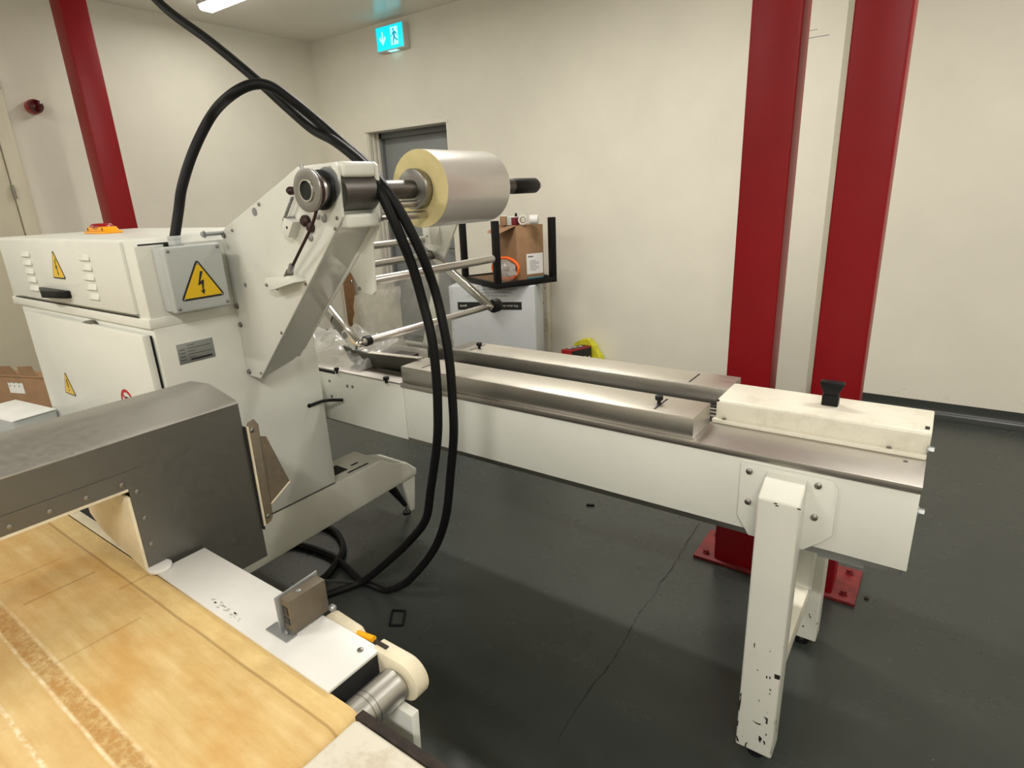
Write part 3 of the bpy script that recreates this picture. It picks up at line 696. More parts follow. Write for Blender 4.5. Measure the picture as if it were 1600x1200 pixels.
CH = [((1210, 1053), (1224, 1058), (1224, 1064), (1216, 1062), (1210, 1060)), ((1193, 1119), (1200, 1123), (1199, 1132), (1196, 1130), (1197, 1125)), ((1212, 1124), (1215, 1122), (1215, 1133), (1211, 1135), (1210, 1130)),
      ((1154, 1096), (1158, 1088), (1158, 1095), (1155, 1112), (1153, 1106)), ((1151, 1126), (1154, 1126), (1153, 1134), (1151, 1134)), ((1150, 1149), (1152, 1150), (1155, 1159), (1151, 1157)), ((1211, 1138), (1214, 1139), (1211, 1147)),
      ((1211, 1166), (1213, 1165), (1211, 1176), (1205, 1180), (1204, 1177)), ((1175, 1125), (1184, 1130), (1189, 1131), (1188, 1133), (1182, 1131)), ((1156, 1085), (1159, 1082), (1158, 1092)), ((1178, 1005), (1180, 1005), (1179, 1012), (1178, 1012)), ((1197, 1056), (1199, 1056), (1199, 1060), (1197, 1060)), ((1202, 1057), (1204, 1057), (1204, 1061), (1202, 1061))]
bm = bmesh.new()
for poly in CH:
    q = [PY(x, y, 1.435) for x, y in poly]; plate_poly(bm, [(max(-.3025, min(-.2045, p.x)), 1.4346, max(.036, p.z)) for p in q], (0, 1, 0), .0004)
for (px, py) in ((1213, 775), (1214, 790), (1250, 783)):
    p = PY(px, py, 1.435); box(bm, p.x-.004, p.x+.004, 1.4345, 1.4352, min(.838, p.z)-.002, min(.838, p.z)+.001)
obj('paint_chip', bm, 'rust', lg, kind='stuff')
Cy('levelling_foot', 'black', lg2, (-.235, 2.03, 0), (-.235, 2.03, .010), .024, 20); Cy('foot_spindle', 'bolt', lg2, (-.235, 2.03, .01), (-.235, 2.03, .045), .010, 12)
B('leg_brace', 'white_cover', inf, -.282, -.222, YA-.012, YB+.012, .205, .270, bevel=.003)
B('brace_gusset', 'white', inf, -.285, -.215, 1.955, 1.967, .270, .675, bevel=.002)
B('mounting_plate', 'white', inf, -.34, -.12, YB, YB+.011, .682, .892, bevel=.0015)
B('underside_label', 'rating', inf, -.165, -.06, YA+.004, YA+.02, .667, .672, bevel=0)

# ---- forming plough and film under the dancer, on the infeed table
fo = thing('forming_box', (-1.78, 1.75, .917), 'dull stainless forming box with curved flap under the clear film web', 'forming box')
fp = [PY(x, y, 1.62) for x, y in ((535, 540), (572, 552), (600, 556), (650, 560), (656, 564), (657, 575), (625, 590), (600, 597), (575, 594), (556, 580), (546, 560))]
bm = bmesh.new(); prism(bm, [(p.x, max(p.z, .919)) for p in fp], 'y', 1.62, 1.63); obj('curved_flap', bm, M.setdefault('flap', steel('dull_flap_steel', (.11, .105, .095, 1), .4, (1, 20, 20), .1)), fo, .001)
q0, q1 = PY(600, 556, 1.62), PY(652, 561, 1.62)
bm = bmesh.new(); plate_poly(bm, [(q0.x-.1, 1.62, q0.z-.002), (q1.x, 1.62, q1.z), (q1.x+.01, 1.64, q1.z+.002), (q0.x-.1, 1.64, q0.z+.001)], (0, 0, 1), .003); obj('flap_top', bm, 'steel_top', fo)
b0, b1 = PY(607, 538, 1.87), PY(676, 541, 1.87)
B('cross_bar', 'steel', fo, b0.x, b1.x+.05, 1.84, 1.87, b1.z-.006, b1.z+.012, bevel=.001)
B('end_block', 'dark_steel', fo, b1.x-.01, b1.x+.055, 1.845, 1.90, .918, b1.z-.004, bevel=.002)
B('deck_rail', 'dark_steel', fo, -1.98, b1.x-.02, 1.70, 1.80, .918, .952, bevel=.002)
B('deck_lip', 'dark_steel', fo, -1.86, -1.66, 1.60, 1.618, .918, .928, bevel=.001)
B('support_leg', 'steel', fo, -1.80, -1.77, 1.64, 1.69, .918, .96, bevel=.001)

def sheet(name, corners, nu, nv, amp, mat, label, cat, seed=0):
    rnd = random.Random(seed); ph = [rnd.uniform(0, 6.28) for _ in range(8)]
    tl_, tr_, br_, bl_ = [Vector(c) for c in corners]; n = (tr_-tl_).cross(bl_-tl_).normalized(); bm = bmesh.new(); G = []
    for j in range(nv+1):
        row = []
        for i in range(nu+1):
            u, v = i/nu, j/nv; p = (tl_*(1-u)+tr_*u)*(1-v)+(bl_*(1-u)+br_*u)*v
            d = math.sin(u*9+v*4+ph[0])*.5+math.sin(u*21-v*9+ph[1])*.3+math.sin(u*37+v*17+ph[2])*.2+math.sin(v*23+u*7+ph[3])*.2
            row.append(bm.verts.new(p+n*amp*d))
        G.append(row)
    for j in range(nv):
        for i in range(nu): bm.faces.new((G[j][i], G[j][i+1], G[j+1][i+1], G[j+1][i]))
    return tag(obj(name, bm, mat, None, angle=180), label, cat)
sheet('film_web', (PY(572, 447, 1.50), PY(703, 424, 1.93), PY(712, 545, 1.93), PY(566, 542, 1.50)), 40, 30, .009, 'film', 'clear film web hanging slack across the dancer rod under the roll', 'plastic film', 3)
M['haze_film'] = clear('hazy_film', .75, (.92, .92, .9, 1), .3); M['haze_film'].node_tree.nodes['Principled BSDF'].inputs['Base Color'].default_value = srgb(226, 222, 208)
_h = [PY(x, y, 1.955) for x, y in ((553, 462), (626, 446), (632, 560), (556, 560))]; _h[2].z = _h[3].z = .924
sheet('hanging_film', _h, 26, 20, .008, 'haze_film', 'hazy white plastic film standing on the conveyor table behind the clear web', 'plastic film', 8)
# crumpled film lying on the table by the cabinet
bm = bmesh.new(); rnd = random.Random(4)
nu, nv = 40, 22; G = []
import mathutils.noise as mnz
for j in range(nv+1):
    row = []
    for i in range(nu+1):
        u, v = i/nu, j/nv; x = -2.38+u*.46+random.uniform(-.003, .003); y = 1.55+v*.40
        h = .012+.135*(math.sin(math.pi*min(1, max(0, v)))**.8)*(.55+.8*abs(mnz.noise(Vector((u*5, v*4, 1.3)))))*(1-u*.55)
        h += .02*mnz.noise(Vector((u*16, v*13, 4.)))
        if i in (0, nu) or j in (0, nv): h = .004
        row.append(bm.verts.new((x, y, .919+max(.002, h))))
    G.append(row)
for j in range(nv):
    for i in range(nu): bm.faces.new((G[j][i], G[j][i+1], G[j+1][i+1], G[j+1][i]))
tag(obj('crumpled_film', bm, 'crumple', None, angle=25), 'crumpled clear plastic film heaped on the table beside the cabinet', 'plastic film')

# ================================================================== FILM ROLL
fr_ = thing('film_roll', (SX, 1.73, SZ-.128), 'large glossy roll of clear film with yellowish end on the shaft', 'film roll')
bm = bmesh.new(); ring(bm, (SX, 1.507, SZ), (SX, 1.845, SZ), .1235, .045, 96)
r_ = obj('wound_film', bm, 'roll', fr_, 0, angle=30)
bm = bmesh.new(); ring(bm, (SX, 1.505, SZ), (SX, 1.5075, SZ), .1229, .045, 96); obj('roll_end', bm, 'roll_end', fr_)
bm = bmesh.new(); ring(bm, (SX, 1.5045, SZ), (SX, 1.848, SZ), .045, .0385, 48); obj('core_tube', bm, 'card', fr_)
bm = bmesh.new(); ring(bm, (SX, 1.4985, SZ), (SX, 1.504, SZ), .060, .0300, 48); obj('chuck_gap', bm, 'ink', mach)
bm = bmesh.new(); ring(bm, (SX, 1.51, SZ), (SX, 1.84, SZ), .0384, .0295, 32); obj('shaft_sleeve', bm, 'ink', mach)

# ================================================================== CABLES
def cable(name, pts, label, r=.0155):
    bm = bmesh.new(); tube(bm, pts, r, 12, 8); return tag(obj(name, bm, 'rubber', None), label, 'cable')
ZF = .0165
A = [Vector((GX, GY, 1.505)), PX(279, 330, GX), PX(285, 290, GX+.01), PX(303, 235, GX+.03), PX(331, 180, GX+.07), PY(362, 148, 1.13), PY(395, 132, 1.18), PY(425, 136, 1.22), PY(460, 160, 1.27), PY(499, 192, 1.33), PY(540, 228, 1.36), PY(572, 256, 1.345)]
A += [PY(597, 288, 1.30), PY(618, 318, 1.31), PY(638, 354, 1.33), PY(660, 400, 1.36)]
A += [PY(x, y, 1.40) for x, y in ((680, 455), (693, 510), (702, 562), (706, 610), (709, 675), (704, 740), (698, 800), (687, 840))]
A += [PY(672, 868, 1.40), PY(652, 893, 1.40), PY(632, 912, 1.40)]
A[-1].z = max(A[-1].z, .05)
A += [PZ(x, y, ZF) for x, y in ((604, 922), (580, 914), (560, 905), (537, 883), (513, 866), (467, 851), (430, 850))]
cable('power_cable', A, 'black cable from the grey junction box, outer one of the hanging pair')
Bp = [Vector((-2.62, 1.13, RZ)), Vector((-2.60, 1.14, 2.9)), Vector((-2.50, 1.19, 2.5)), PY(245, 0, 1.25), PY(330, 66, 1.28), PY(400, 124, 1.31), PY(445, 165, 1.33), PY(487, 201, 1.335), PY(520, 219, 1.33), PY(548, 240, 1.32), PY(572, 262, 1.311)]
Bp += [PY(591, 292, 1.286), PY(610, 333, 1.29), PY(628, 375, 1.31), PY(645, 418, 1.34)]
Bp += [PY(x, y, 1.36) for x, y in ( (660, 470), (674, 525), (681, 580), (684, 637), (683, 690), (673, 765), (665, 812), (640, 845), (612, 872))]
Bp[-1].z = max(Bp[-1].z, .10)
Bp += [PZ(x, y, ZF+.03) for x, y in ((572, 905),)] + [PZ(x, y, ZF) for x, y in ((537, 920), (502, 931), (455, 940), (400, 945))]
cable('power_cable', Bp, 'black cable dropping from the ceiling, inner one of the hanging pair')
Cp = [PZ(x, y, ZF) for x, y in ((440, 815), (480, 818), (507, 822), (527, 834), (536, 857), (527, 877), (507, 902), (475, 918), (437, 933), (390, 945))]
for q in Cp[4:6]: q.z += .0
cable('floor_cable', Cp, 'black cable curling on the floor under the cabinet foot beam')
c_ = PY(637, 356, 1.38); 

# ================================================================== BELT CONVEYOR
bc = thing('belt_conveyor', (-1.3, .15, 0), 'cream stained belt conveyor with white side plate, running through the grey hood', 'conveyor')
RXc, RZc, RR = -.655, .8205, .030
bm = bmesh.new(); N = 14; top = .853; prof_ = [(-2.9, top)]
prof_ += [(RXc+math.sin(a)*.0325, RZc+math.cos(a)*.0325) for a in [math.pi*i/N for i in range(N+1)]]
prof_ += [(-2.9, RZc-.0325)]
inner = [(-2.9, RZc-.0303)] + [(RXc+math.sin(a)*.0303, RZc+math.cos(a)*.0303) for a in [math.pi-math.pi*i/N for i in range(N+1)]] + [(-2.9, top-.0025)]
prism(bm, prof_+inner, 'y', -.26, .428); obj('belt', bm, 'belt', bc, 0, angle=50)
rl = Cy('end_roller', 'rod', bc, (RXc, -.25, RZc), (RXc, .520, RZc), RR, 48)
bm = bmesh.new()
for y in (.452, .462): ring(bm, (RXc, y, RZc), (RXc, y+.002, RZc), RR+.0004, RR-.002, 48)
obj('roller_groove', bm, 'bolt', rl)
B('belt_bed', 'steel', bc, -2.9, -.70, -.25, .50, .785, .812, bevel=.001)
sp = Pr('side_plate', 'white_plastic', bc, [(-1.285, .428), (-.700, .424), (-.700, .5365), (-1.285, .5365)], 'z', .8545, .8605, bevel=.0012)
B('edge_strip', 'hdpe', bc, -2.85, -1.29, .4295, .452, .8535, .8575, bevel=.001)
B('bed_shadow_gap', 'darkgap', bc, -2.85, -1.30, .4525, .50, .835, .8385, bevel=0)
c_ = PZ(250, 886, .864); Cy('round_cap', 'white_plastic', bc, (c_.x, c_.y, .8605), (c_.x, c_.y, .869), .024, 32, .002)
c_ = PZ(563, 1016, .8605); screw('plate_screw', (c_.x, c_.y, .8605), 'z', .0055, bc, 'bolt', .003)
bm = bmesh.new(); rnd = random.Random(5)
for i in range(26):
    t = rnd.random(); c = PZ(335+38*t+rnd.uniform(-5, 5), 938+32*t+rnd.uniform(-4, 4), .8606); s = rnd.uniform(.0006, .0022)
    box(bm, c.x-s*2, c.x+s*2, c.y-s, c.y+s, .8604, .8607)
obj('worn_lettering', bm, M.setdefault('faintprint', flat('faint_print', srgb(178, 176, 168), .6)), sp)
B('end_gap', 'darkgap', bc, -.704, -.701, .43, .527, .80, .854, bevel=0)
# D-shaped end bearing, second bearing, clip
Dp = [(-.715, .787)] + [(-.646+math.cos(a)*.037, .824+math.sin(a)*.037) for a in [-math.pi/2+math.pi*i/12 for i in range(13)]] + [(-.70, .861), (-.715, .861)]
eb = Pr('end_bearing', 'hdpe', bc, Dp[:], 'y', .527, .556, bevel=.003, seg=2)
Pr('tension_block', 'hdpe', bc, [(-.86, .80), (-.78, .80), (-.765, .83), (-.78, .852), (-.85, .858), (-.865, .85)], 'y', .54, .565, bevel=.005, seg=3)
Cy('tension_screw', 'orange_yellow', bc, (-.78, .55, .845), (-.735, .55, .853), .006, 10)
B('bearing_clip', 'rust', bc, -.722, -.69, .5375, .5450, .8600, .8640, bevel=.001)
Pr('side_frame', 'white', bc, [(-1.29, .66), (-.612, .66), (-.605, .792), (-.70, .792), (-.74, .77), (-1.29, .77)], 'y', .505, .522, bevel=.002)
screw('frame_hole', (-.625, .522, .77), '-y', .004, bc, 'ink', .002)
B('side_frame', 'white', bc, -2.85, -.61, -.30, -.28, .66, .80, bevel=.002)
B('cross_member', 'steel', bc, -.68, -.64, -.28, .505, .68, .72, bevel=.002)
for (x, y) in ((-.75, .46), (-.75, -.28), (-2.6, .46), (-2.6, -.28)):
    B('leg', 'steel', bc, x-.02, x+.02, y, y+.04, 0, .68, bevel=.003)
# photo sensor bolted on the side plate
se = B('photo_sensor', M.setdefault('sensor', paint('khaki_sensor_plastic', srgb(104, 94, 78), .5, .12, 30)), bc, -.878, -.852, .470, .548, .8675, .935, bevel=.002)
Pr('sensor_bracket', 'rating', se, [(.462, .8605), (.550, .8605), (.552, .9405), (.462, .936)], 'x', -.8835, -.8800, bevel=.0006)
Pr('sensor_foot', 'rating', se, [(-.915, .452), (-.852, .452), (-.852, .476), (-.915, .476)], 'z', .8605, .8635, bevel=.001)
B('sensor_window', 'ink', se, -.873, -.859, .4685, .470, .903, .920, bevel=0); B('sensor_window', 'ink', se, -.873, -.859, .4685, .470, .884, .898, bevel=0)
screw('sensor_screw', (-.868, .466, .8675), '-y', .004, se, 'rating'); screw('sensor_led', (-.865, .50, .935), 'z', .0045, se, 'rating', .002)
screw('sensor_screw', (-.852, .552, .87), 'x', .007, se, 'rating', .01)
Cy('sensor_lead', 'rubber', se, (-.862, .545, .93), (-.84, .60, .90), .003, 8)

# ================================================================== METAL DETECTOR
XD = -1.30
md = thing('metal_detector', (-1.43, .45, 0), 'grey steel metal detector hood over the cream belt, aperture edged with rivets', 'metal detector')
YR = .686; YH0, YH1, ZH0, ZH1 = -.12, .428, .84, 1.058
# front wall with the rectangular aperture: ring of prisms along X
topz = [(XD, 1.1605), (XD-.012, 1.166), (XD-.085, 1.182), (XD-.118, 1.189), (XD-.206, 1.183), (XD-.235, 1.168), (XD-.25, 1.15)]
XB = XD-.25
bm = bmesh.new(); prism(bm, [(-.42, .748), (-.42, 1.1603), (YR, 1.1603), (YR, .748), (YH1+.012, .748), (YH1+.012, ZH1+.012), (YH0-.012, ZH1+.012), (YH0-.012, .748)], 'x', XB, XD)
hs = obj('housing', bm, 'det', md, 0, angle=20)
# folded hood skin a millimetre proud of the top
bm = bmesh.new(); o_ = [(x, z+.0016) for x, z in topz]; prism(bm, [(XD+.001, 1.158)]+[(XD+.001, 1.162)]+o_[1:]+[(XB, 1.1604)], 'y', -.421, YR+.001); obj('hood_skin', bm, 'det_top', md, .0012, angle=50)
# aperture frame plate, slightly proud
af = Pr('aperture_frame', 'det', md, [(YH0-.03, ZH1-.001), (YH0-.03, 1.0935), (.457, 1.0935), (.457, .80), (YH1-.004, .80), (YH1-.004, ZH1-.001)], 'x', XD, XD+.0018, bevel=0, angle=20)
# plastic liner
bm = bmesh.new(); box(bm, XB, XD+.001, YH0, YH1-.004, ZH1-.008, ZH1-.001); obj('aperture_liner', bm, 'hdpe', md, .001)
Pr('liner_side', 'hdpe', md, [(XD+.001, .86), (XD+.001, 1.038), (XB+.03, 1.048), (XB, 1.048), (XB, .93), (XB+.05, .90)], 'y', YH1-.011, YH1-.004, bevel=.002)
B('liner_side', 'hdpe', md, XB, XD+.001, YH0, YH0+.007, .86, ZH1-.008, bevel=.001)
for (px, py) in ((15, 823), (78, 799), (135, 778), (190, 758), (214, 768), (226, 809), (236, 849)):
    c = PX(px, py, XD+.0018); screw('rivet', (XD+.0018, c.y, c.z), 'x', .0048, md, 'bolt', .003)
for (y0, y1) in ((.50, .66), (-.40, -.16)): B('leg', 'steel', md, XB+.08, XD-.05, y0+.05, y1-.05, 0, .748, bevel=.004)
# smoky plastic guard on the side
XG = XD+.010
def gpoly(pp, X=XG): return [PX(x, y, X) for x, y in pp]
bm = bmesh.new(); plate_poly(bm, gpoly([(386, 668), (388, 661), (397, 655), (404, 663), (427, 806), (424, 814), (414, 822)]), (-1, 0, 0), .005); gd = obj('side_guard', bm, 'amber', md, .001)
g4 = gpoly([(406, 682), (416, 682)], XG-.004)+[PX(453, 752, XG-.02), PX(424, 787, XG-.004)]
bm = bmesh.new(); plate_poly(bm, g4, (-1, 0, 0), .004); obj('guard_fold', bm, 'amber', gd)
e0, e1 = PX(386, 667, XG+.001), PX(414, 822, XG+.001)
bm = bmesh.new(); obox(bm, e0, e1-e0, (0, .0035, 0), (-.012, 0, 0)); obj('guard_edge', bm, 'hdpe', gd)
e0, e1 = PX(424, 787, XG-.002), PX(453, 752, XG-.018); bm = bmesh.new(); tube(bm, [e0, e1], .002, 6, 0); obj('guard_lip', bm, 'hdpe', gd)
for (px, py) in ((393, 672), (418, 806)):
    c = PX(px, py, XG); screw('guard_bolt', (XG, c.y, c.z), 'x', .006, gd, 'bolt')
B('guard_seal', 'darkgap', md, XD-.02, XD+.006, YR+.0005, YR+.005, .825, 1.10, bevel=0)

# ================================================================== FOREGROUND WORN BOARD
tb = thing('worn_board_table', (-.35, .1, 0), 'worn cream board with rusty black edge, at the end of the cream belt', 'table')
B('board', 'chipped_board', tb, -.622, -.02, -.30, .414, .846, .864, bevel=.008, seg=3)
B('edge_angle', 'rust', tb, -.628, -.01, .4155, .432, .835, .860, bevel=.002)
for (x, y) in ((-.55, .34), (-.55, -.25), (-.08, .34), (-.08, -.25)): B('leg', 'black_steel', tb, x-.015, x+.015, y, y+.03, 0, .846, bevel=.002)

# ================================================================== LEFT SIDE: bench, papers, carton
bn = thing('side_bench', (-3.9, 1.0, 0), 'grey bench left of the electrical cabinet carrying papers and a carton', 'bench')
B('bench_top', 'grey_plastic', bn, -4.9, -3.40, .55, 1.55, .415, .45, bevel=.004)
for (x, y) in ((-4.55, .6), (-4.55, 1.45), (-3.5, .6), (-3.5, 1.45)): B('leg', 'steel', bn, x, x+.05, y, y+.05, 0, .415, bevel=.003)
ps = thing('paper_stack', (-3.3, .75, .45), 'loose white sheets on a grey box left of the electrical cabinet', 'paper')
c0 = [PZ(x, y, .79) for x, y in ((-60, 655), (17, 657), (88, 637), (36, 624), (-40, 640))]
pa, pb, pc = PZ(18, 657, .79), PZ(88, 637, .79), PZ(35, 625, .79)
u1 = (pb-pa); v1 = (pc-pb)*1.25; u1.z = v1.z = 0
bm = bmesh.new(); obox(bm, (pa.x, pa.y, .4505), u1*.98, v1, (0, 0, .329)); obj('paper_box', bm, 'grey_plastic', ps, .004)
bm = bmesh.new(); obox(bm, (pa.x, pa.y, .7800), u1, v1, (0, 0, .003)); obj('sheet', bm, 'paper', ps, .0006)
bm = bmesh.new(); obox(bm, (pa.x+.004, pa.y+.006, .7832), u1*.95, v1*.97, (0, 0, .003)); obj('sheet', bm, 'paper', ps, .0006)
# carton behind the papers
kx = -4.05
ca, cb_ = PY(-30, 590, 1.1), PY(95, 600, 1.1)
ct = thing('open_carton', (-4.0, 1.15, .45), 'open brown carton on the bench beside the cabinet, flaps up', 'carton')
zt = .70; kL, kR = PZ(-50, 582, zt), PZ(84, 589, zt); ku = kR-kL; ku.z = 0; kl = ku.length; ku.normalize(); kn = Vector((-ku.y, ku.x, 0))
def kp(a, d, z): return Vector((kL.x, kL.y, 0))+ku*a+kn*d+Vector((0, 0, z))
bm = bmesh.new(); obox(bm, kp(0, 0, .4505), ku*kl, kn*.09, (0, 0, zt-.4505)); obj('carton_body', bm, 'card', ct, .003)
def kx(px): 
    r = _ray(px, 585); t = (kL-EYE).dot(kn)/r.dot(kn); return (EYE+r*t-kL).dot(ku)
for a, b, c, d, h in ((-10, 28, -6, 22, .058), (31, 56, 33, 55, .064)):
    bm = bmesh.new(); plate_poly(bm, [kp(kx(a), .001, zt), kp(kx(b), .001, zt), kp(kx(d), -.012, zt+h), kp(kx(c), -.012, zt+h*.85)], kn, .004); obj('flap', bm, 'card', ct)
bm = bmesh.new(); obox(bm, kp(0, -.0012, zt-.016), ku*kl, kn*.001, (0, 0, .004)); obj('fold_line', bm, 'card_dark', ct)
bm = bmesh.new(); obox(bm, kp(kx(8), -.0016, zt-.115), ku*(kx(31)-kx(8)), kn*.001, (0, 0, .065)); lb2 = obj('shipping_label', bm, 'paper', ct)
for k in range(6):
    bm = bmesh.new(); obox(bm, kp(kx(10+7*(k % 3)), -.0022, zt-.075+.02*(k//3)), ku*.008, kn*.0005, (0, 0, .009)); obj('label_mark', bm, 'greyprint', lb2)
g0, g1_ = PY(57, 545, 1.30), PY(68, 600, 1.30)
dk = thing('black_bin', (-4.2, 1.45, .45), 'dark plastic bin standing behind the brown carton', 'bin')
bm = bmesh.new(); gx = g0.x
prism(bm, [(gx, .4505), (gx+.16, .4505), (gx+.16, g0.z), (gx+.012, g0.z)], 'y', 1.33, 1.50); obj('bin_body', bm, 'black', dk, .004)
B('bin_rim', 'black', dk, gx-.002, gx+.168, 1.322, 1.508, g0.z-.012, g0.z+.004, bevel=.003)

# ================================================================== BACK WALL STACK
Aq = PZ(700, 447, .86); du = PZ(815, 478, .74)-PZ(715, 478, .74); du.z = 0; du.normalize()
_rr = _ray(837, 500); _k = Vector((-du.y, du.x, 0)); L_ = (EYE+_rr*((Aq-EYE).dot(_k)/_rr.dot(_k))-Aq).dot(du); dn = Vector((-du.y, du.x, 0))
wbx = thing('white_carton', (Aq.x, Aq.y, 0), 'tall white carton printed upside down, under the black stand against the back wall', 'carton')
bm = bmesh.new(); obox(bm, (Aq.x, Aq.y, 0), du*L_, dn*.36, (0, 0, .86)); obj('carton_body', bm, 'box_white', wbx, .012, 3)
def on_face(px, py):     # photo point to the carton's front face
    r = _ray(px, py); t = (Aq-EYE).dot(dn)/r.dot(dn); return EYE+r*t
def face_rect(name, mat, x0, y0, x1, y1, parent, off=.001):
    P = [on_face(x0, y0), on_face(x1, y0), on_face(x1, y1), on_face(x0, y1)]
    u = (P[1]-P[0]).dot(du); h = P[0].z-P[3].z; s = (P[0]-Aq).dot(du)
    bm = bmesh.new(); o = Vector((Aq.x, Aq.y, P[3].z))+du*s-dn*off; obox(bm, o, du*u, -dn*.0006, (0, 0, h)); return obj(name, bm, mat, parent)
bd = face_rect('black_band', 'ink', 715, 472, 815, 484, wbx)
def face_text(s, px, py, size, mat, align='CENTER'):
    c = on_face(px, py); sx = (c-Aq).dot(du); o = Vector((Aq.x, Aq.y, c.z))+du*sx-dn*.0024
    return text_obj('printed_text', s, size, mat, wbx, o, -du, (0, 0, -1), .0, align)
face_text('We share the', 797, 478, .026, 'paper'); face_text('goods', 724, 478, .026, 'paper')
for (s, y, x) in (('Fabriken van en de leveringen van de', 462.5, 762), ('Manufactured for and by assembly', 457.5, 770), ('Distribution exclusive de la ligne Service', 452.5, 772), ('Produced for our daily care business', 447.5, 775)):
    face_text(s, x, y, .024, 'greyprint')
# chipped white post on the wall beside it
cp = thing('chipped_board', (-2.98, 4.78, 0), 'chipped white board standing against the wall right of the white carton', 'board')
x0_, x1_ = PY(842, 500, 4.75).x, PY(856, 500, 4.75).x
B('board_body', 'chipped_board', cp, x0_, x1_, 4.75, 4.812, 0, PY(850, 437, 4.75).z, bevel=.004)
bm = bmesh.new()
for (px, py) in ((849, 473), (848, 477), (853, 500), (844, 520), (850, 517), (851, 450), (847, 535)):
    c = PY(px, py, 4.7495); box(bm, c.x-.003, c.x+.003, 4.7485, 4.7505, c.z-.010, c.z+.010)
obj('paint_chip', bm, 'rust', cp, kind='stuff')
# black upturned stand
zs = .878; Lq, Fq, Rq = PZ(722, 436, zs), PZ(776, 449, zs), PZ(864, 436, zs)
u = (Lq-Fq); v = (Rq-Fq); u.z = v.z = 0
v = (v - u.normalized()*v.dot(u.normalized()))
st = thing('black_steel_stand', (Fq.x, Fq.y, .862), 'black upturned steel stand on top of the white carton', 'stand')
un, vn = u.normalized(), v.normalized(); Lu, Lv = u.length, v.length; Bz = .8625
bt = .045; s_ = .05
def ob(name, o, a, b, c, mat='black_steel', parent=st, bev=.002):
    bm = bmesh.new(); obox(bm, o, a, b, c); return obj(name, bm, mat, parent, bev)
F0 = Vector((Fq.x, Fq.y, Bz))
ob('base_rail', F0, u, vn*.04, Vector((0, 0, bt))); ob('base_rail', F0+v-vn*.04, u, vn*.04, Vector((0, 0, bt)))
ob('base_rail', F0+vn*.04, un*.04, vn*(Lv-.08), Vector((0, 0, bt))); ob('base_rail', F0+u-un*.04+vn*.04, un*.04, vn*(Lv-.08), Vector((0, 0, bt)))
ob('base_board', F0+un*.04+vn*.04+Vector((0, 0, .02)), un*(Lu-.08), vn*(Lv-.08), Vector((0, 0, .014)), 'card_dark')
zt = PY(770, 346, Fq.y).z; hh = zt-Bz-bt
for (a, b) in ((0, 0), (1, 0), (0, 1), (1, 1)):
    ob('leg', F0+un*((Lu-s_)*a)+vn*((Lv-s_)*b)+Vector((0, 0, bt+.001)), un*s_, vn*s_, Vector((0, 0, hh)))
# carton inside
deck = Bz+.0345
cb = thing('brown_carton', (Fq.x, Fq.y+.3, deck), 'brown carton with one open flap inside the black stand', 'carton')
co = F0+un*.10+vn*.255; co.z = deck; cu, cvv = un*.34, vn*(Lv-.32)
rt = _ray(822, 353); tq = (co.y-EYE.y)/rt.y; ztop = (EYE+rt*tq).z
hc = ztop-deck
bm = bmesh.new(); obox(bm, co, cu, cvv, (0, 0, hc)); obj('carton_body', bm, 'card', cb, .003)
bm = bmesh.new(); tp = co+Vector((0, 0, hc)); plate_poly(bm, [tp, tp+cu*.95, tp+cu*.80-vn*.13+Vector((0, 0, -.05)), tp+cu*.25-vn*.15+Vector((0, 0, -.07))], (0, 0, 1), .004); obj('flap', bm, 'card', cb)
lo_ = co+vn*.09-un*.0012+Vector((0, 0, .04)); bm = bmesh.new(); obox(bm, lo_, vn*.16, -un*.0008, (0, 0, .17)); lb = obj('shipping_label', bm, 'paper', cb)
bm = bmesh.new()
for k in range(7): obox(bm, lo_-un*.001+vn*.03+Vector((0, 0, .03+.013*k)), vn*(.09 if k % 3 else .06), -un*.0006, (0, 0, .004))
obox(bm, lo_-un*.001+vn*.015+Vector((0, 0, .14)), vn*.05, -un*.0006, (0, 0, .012)); obj('label_print', bm, 'greyprint', lb)
# things on the carton
tz = ztop+.004
def tape(px, py, r, wd, mat, label, ax):
    c = co+cu*.5; c0_ = Vector((PY(px, py, c.y).x, c.y, tz+r))
    t = thing('tape_roll', (c0_.x, c0_.y, tz), label, 'tape', 'rolls on the brown carton')
    bm = bmesh.new(); ring(bm, c0_-ax*wd/2, c0_+ax*wd/2, r, r*.62, 32); obj('wound_tape', bm, mat, t, .002)
    bm = bmesh.new(); ring(bm, c0_-ax*(wd/2+.001), c0_+ax*(wd/2+.001), r*.61, r*.52, 32); obj('tape_core', bm, 'card', t); return c0_
tape(817, 339, .040, .05, 'white_plastic', 'white tape roll on edge, left one on the brown carton', Vector((.5, -.86, 0)))
tape(834, 340, .040, .07, 'white_plastic', 'white tape roll seen side on, right one on the brown carton', Vector((.86, .5, 0)))
def smallbox(px0, px1, hgt, mat, label, name='small_box', m2=None):
    yy = (co+cu*.3).y-.02; a, b = PY(px0, 350, yy).x, PY(px1, 350, yy).x
    t = thing(name, ((a+b)/2, yy, tz), label, 'box'); B('box_body', mat, t, a, b, yy, yy+.05, tz, tz+hgt, bevel=.002)
    B('box_lid', m2 or 'paper', t, a+.001, b-.001, yy+.001, yy+.049, tz+hgt, tz+hgt+.006, bevel=.001)
smallbox(781, 790, .072, 'card', 'small tan box at the left end on the brown carton'); smallbox(792, 799, .066, 'grey_plastic', 'small grey box between tan and red boxes on the brown carton'); smallbox(799, 806, .062, M.setdefault('maroon', flat('maroon_card', srgb(104, 20, 30), .6)), 'small dark red box on the brown carton')
bt_ = thing('black_bottle', (PY(803, 340, co.y+.03).x, co.y+.06, tz), 'small black bottle behind the dark red box on the brown carton', 'bottle')
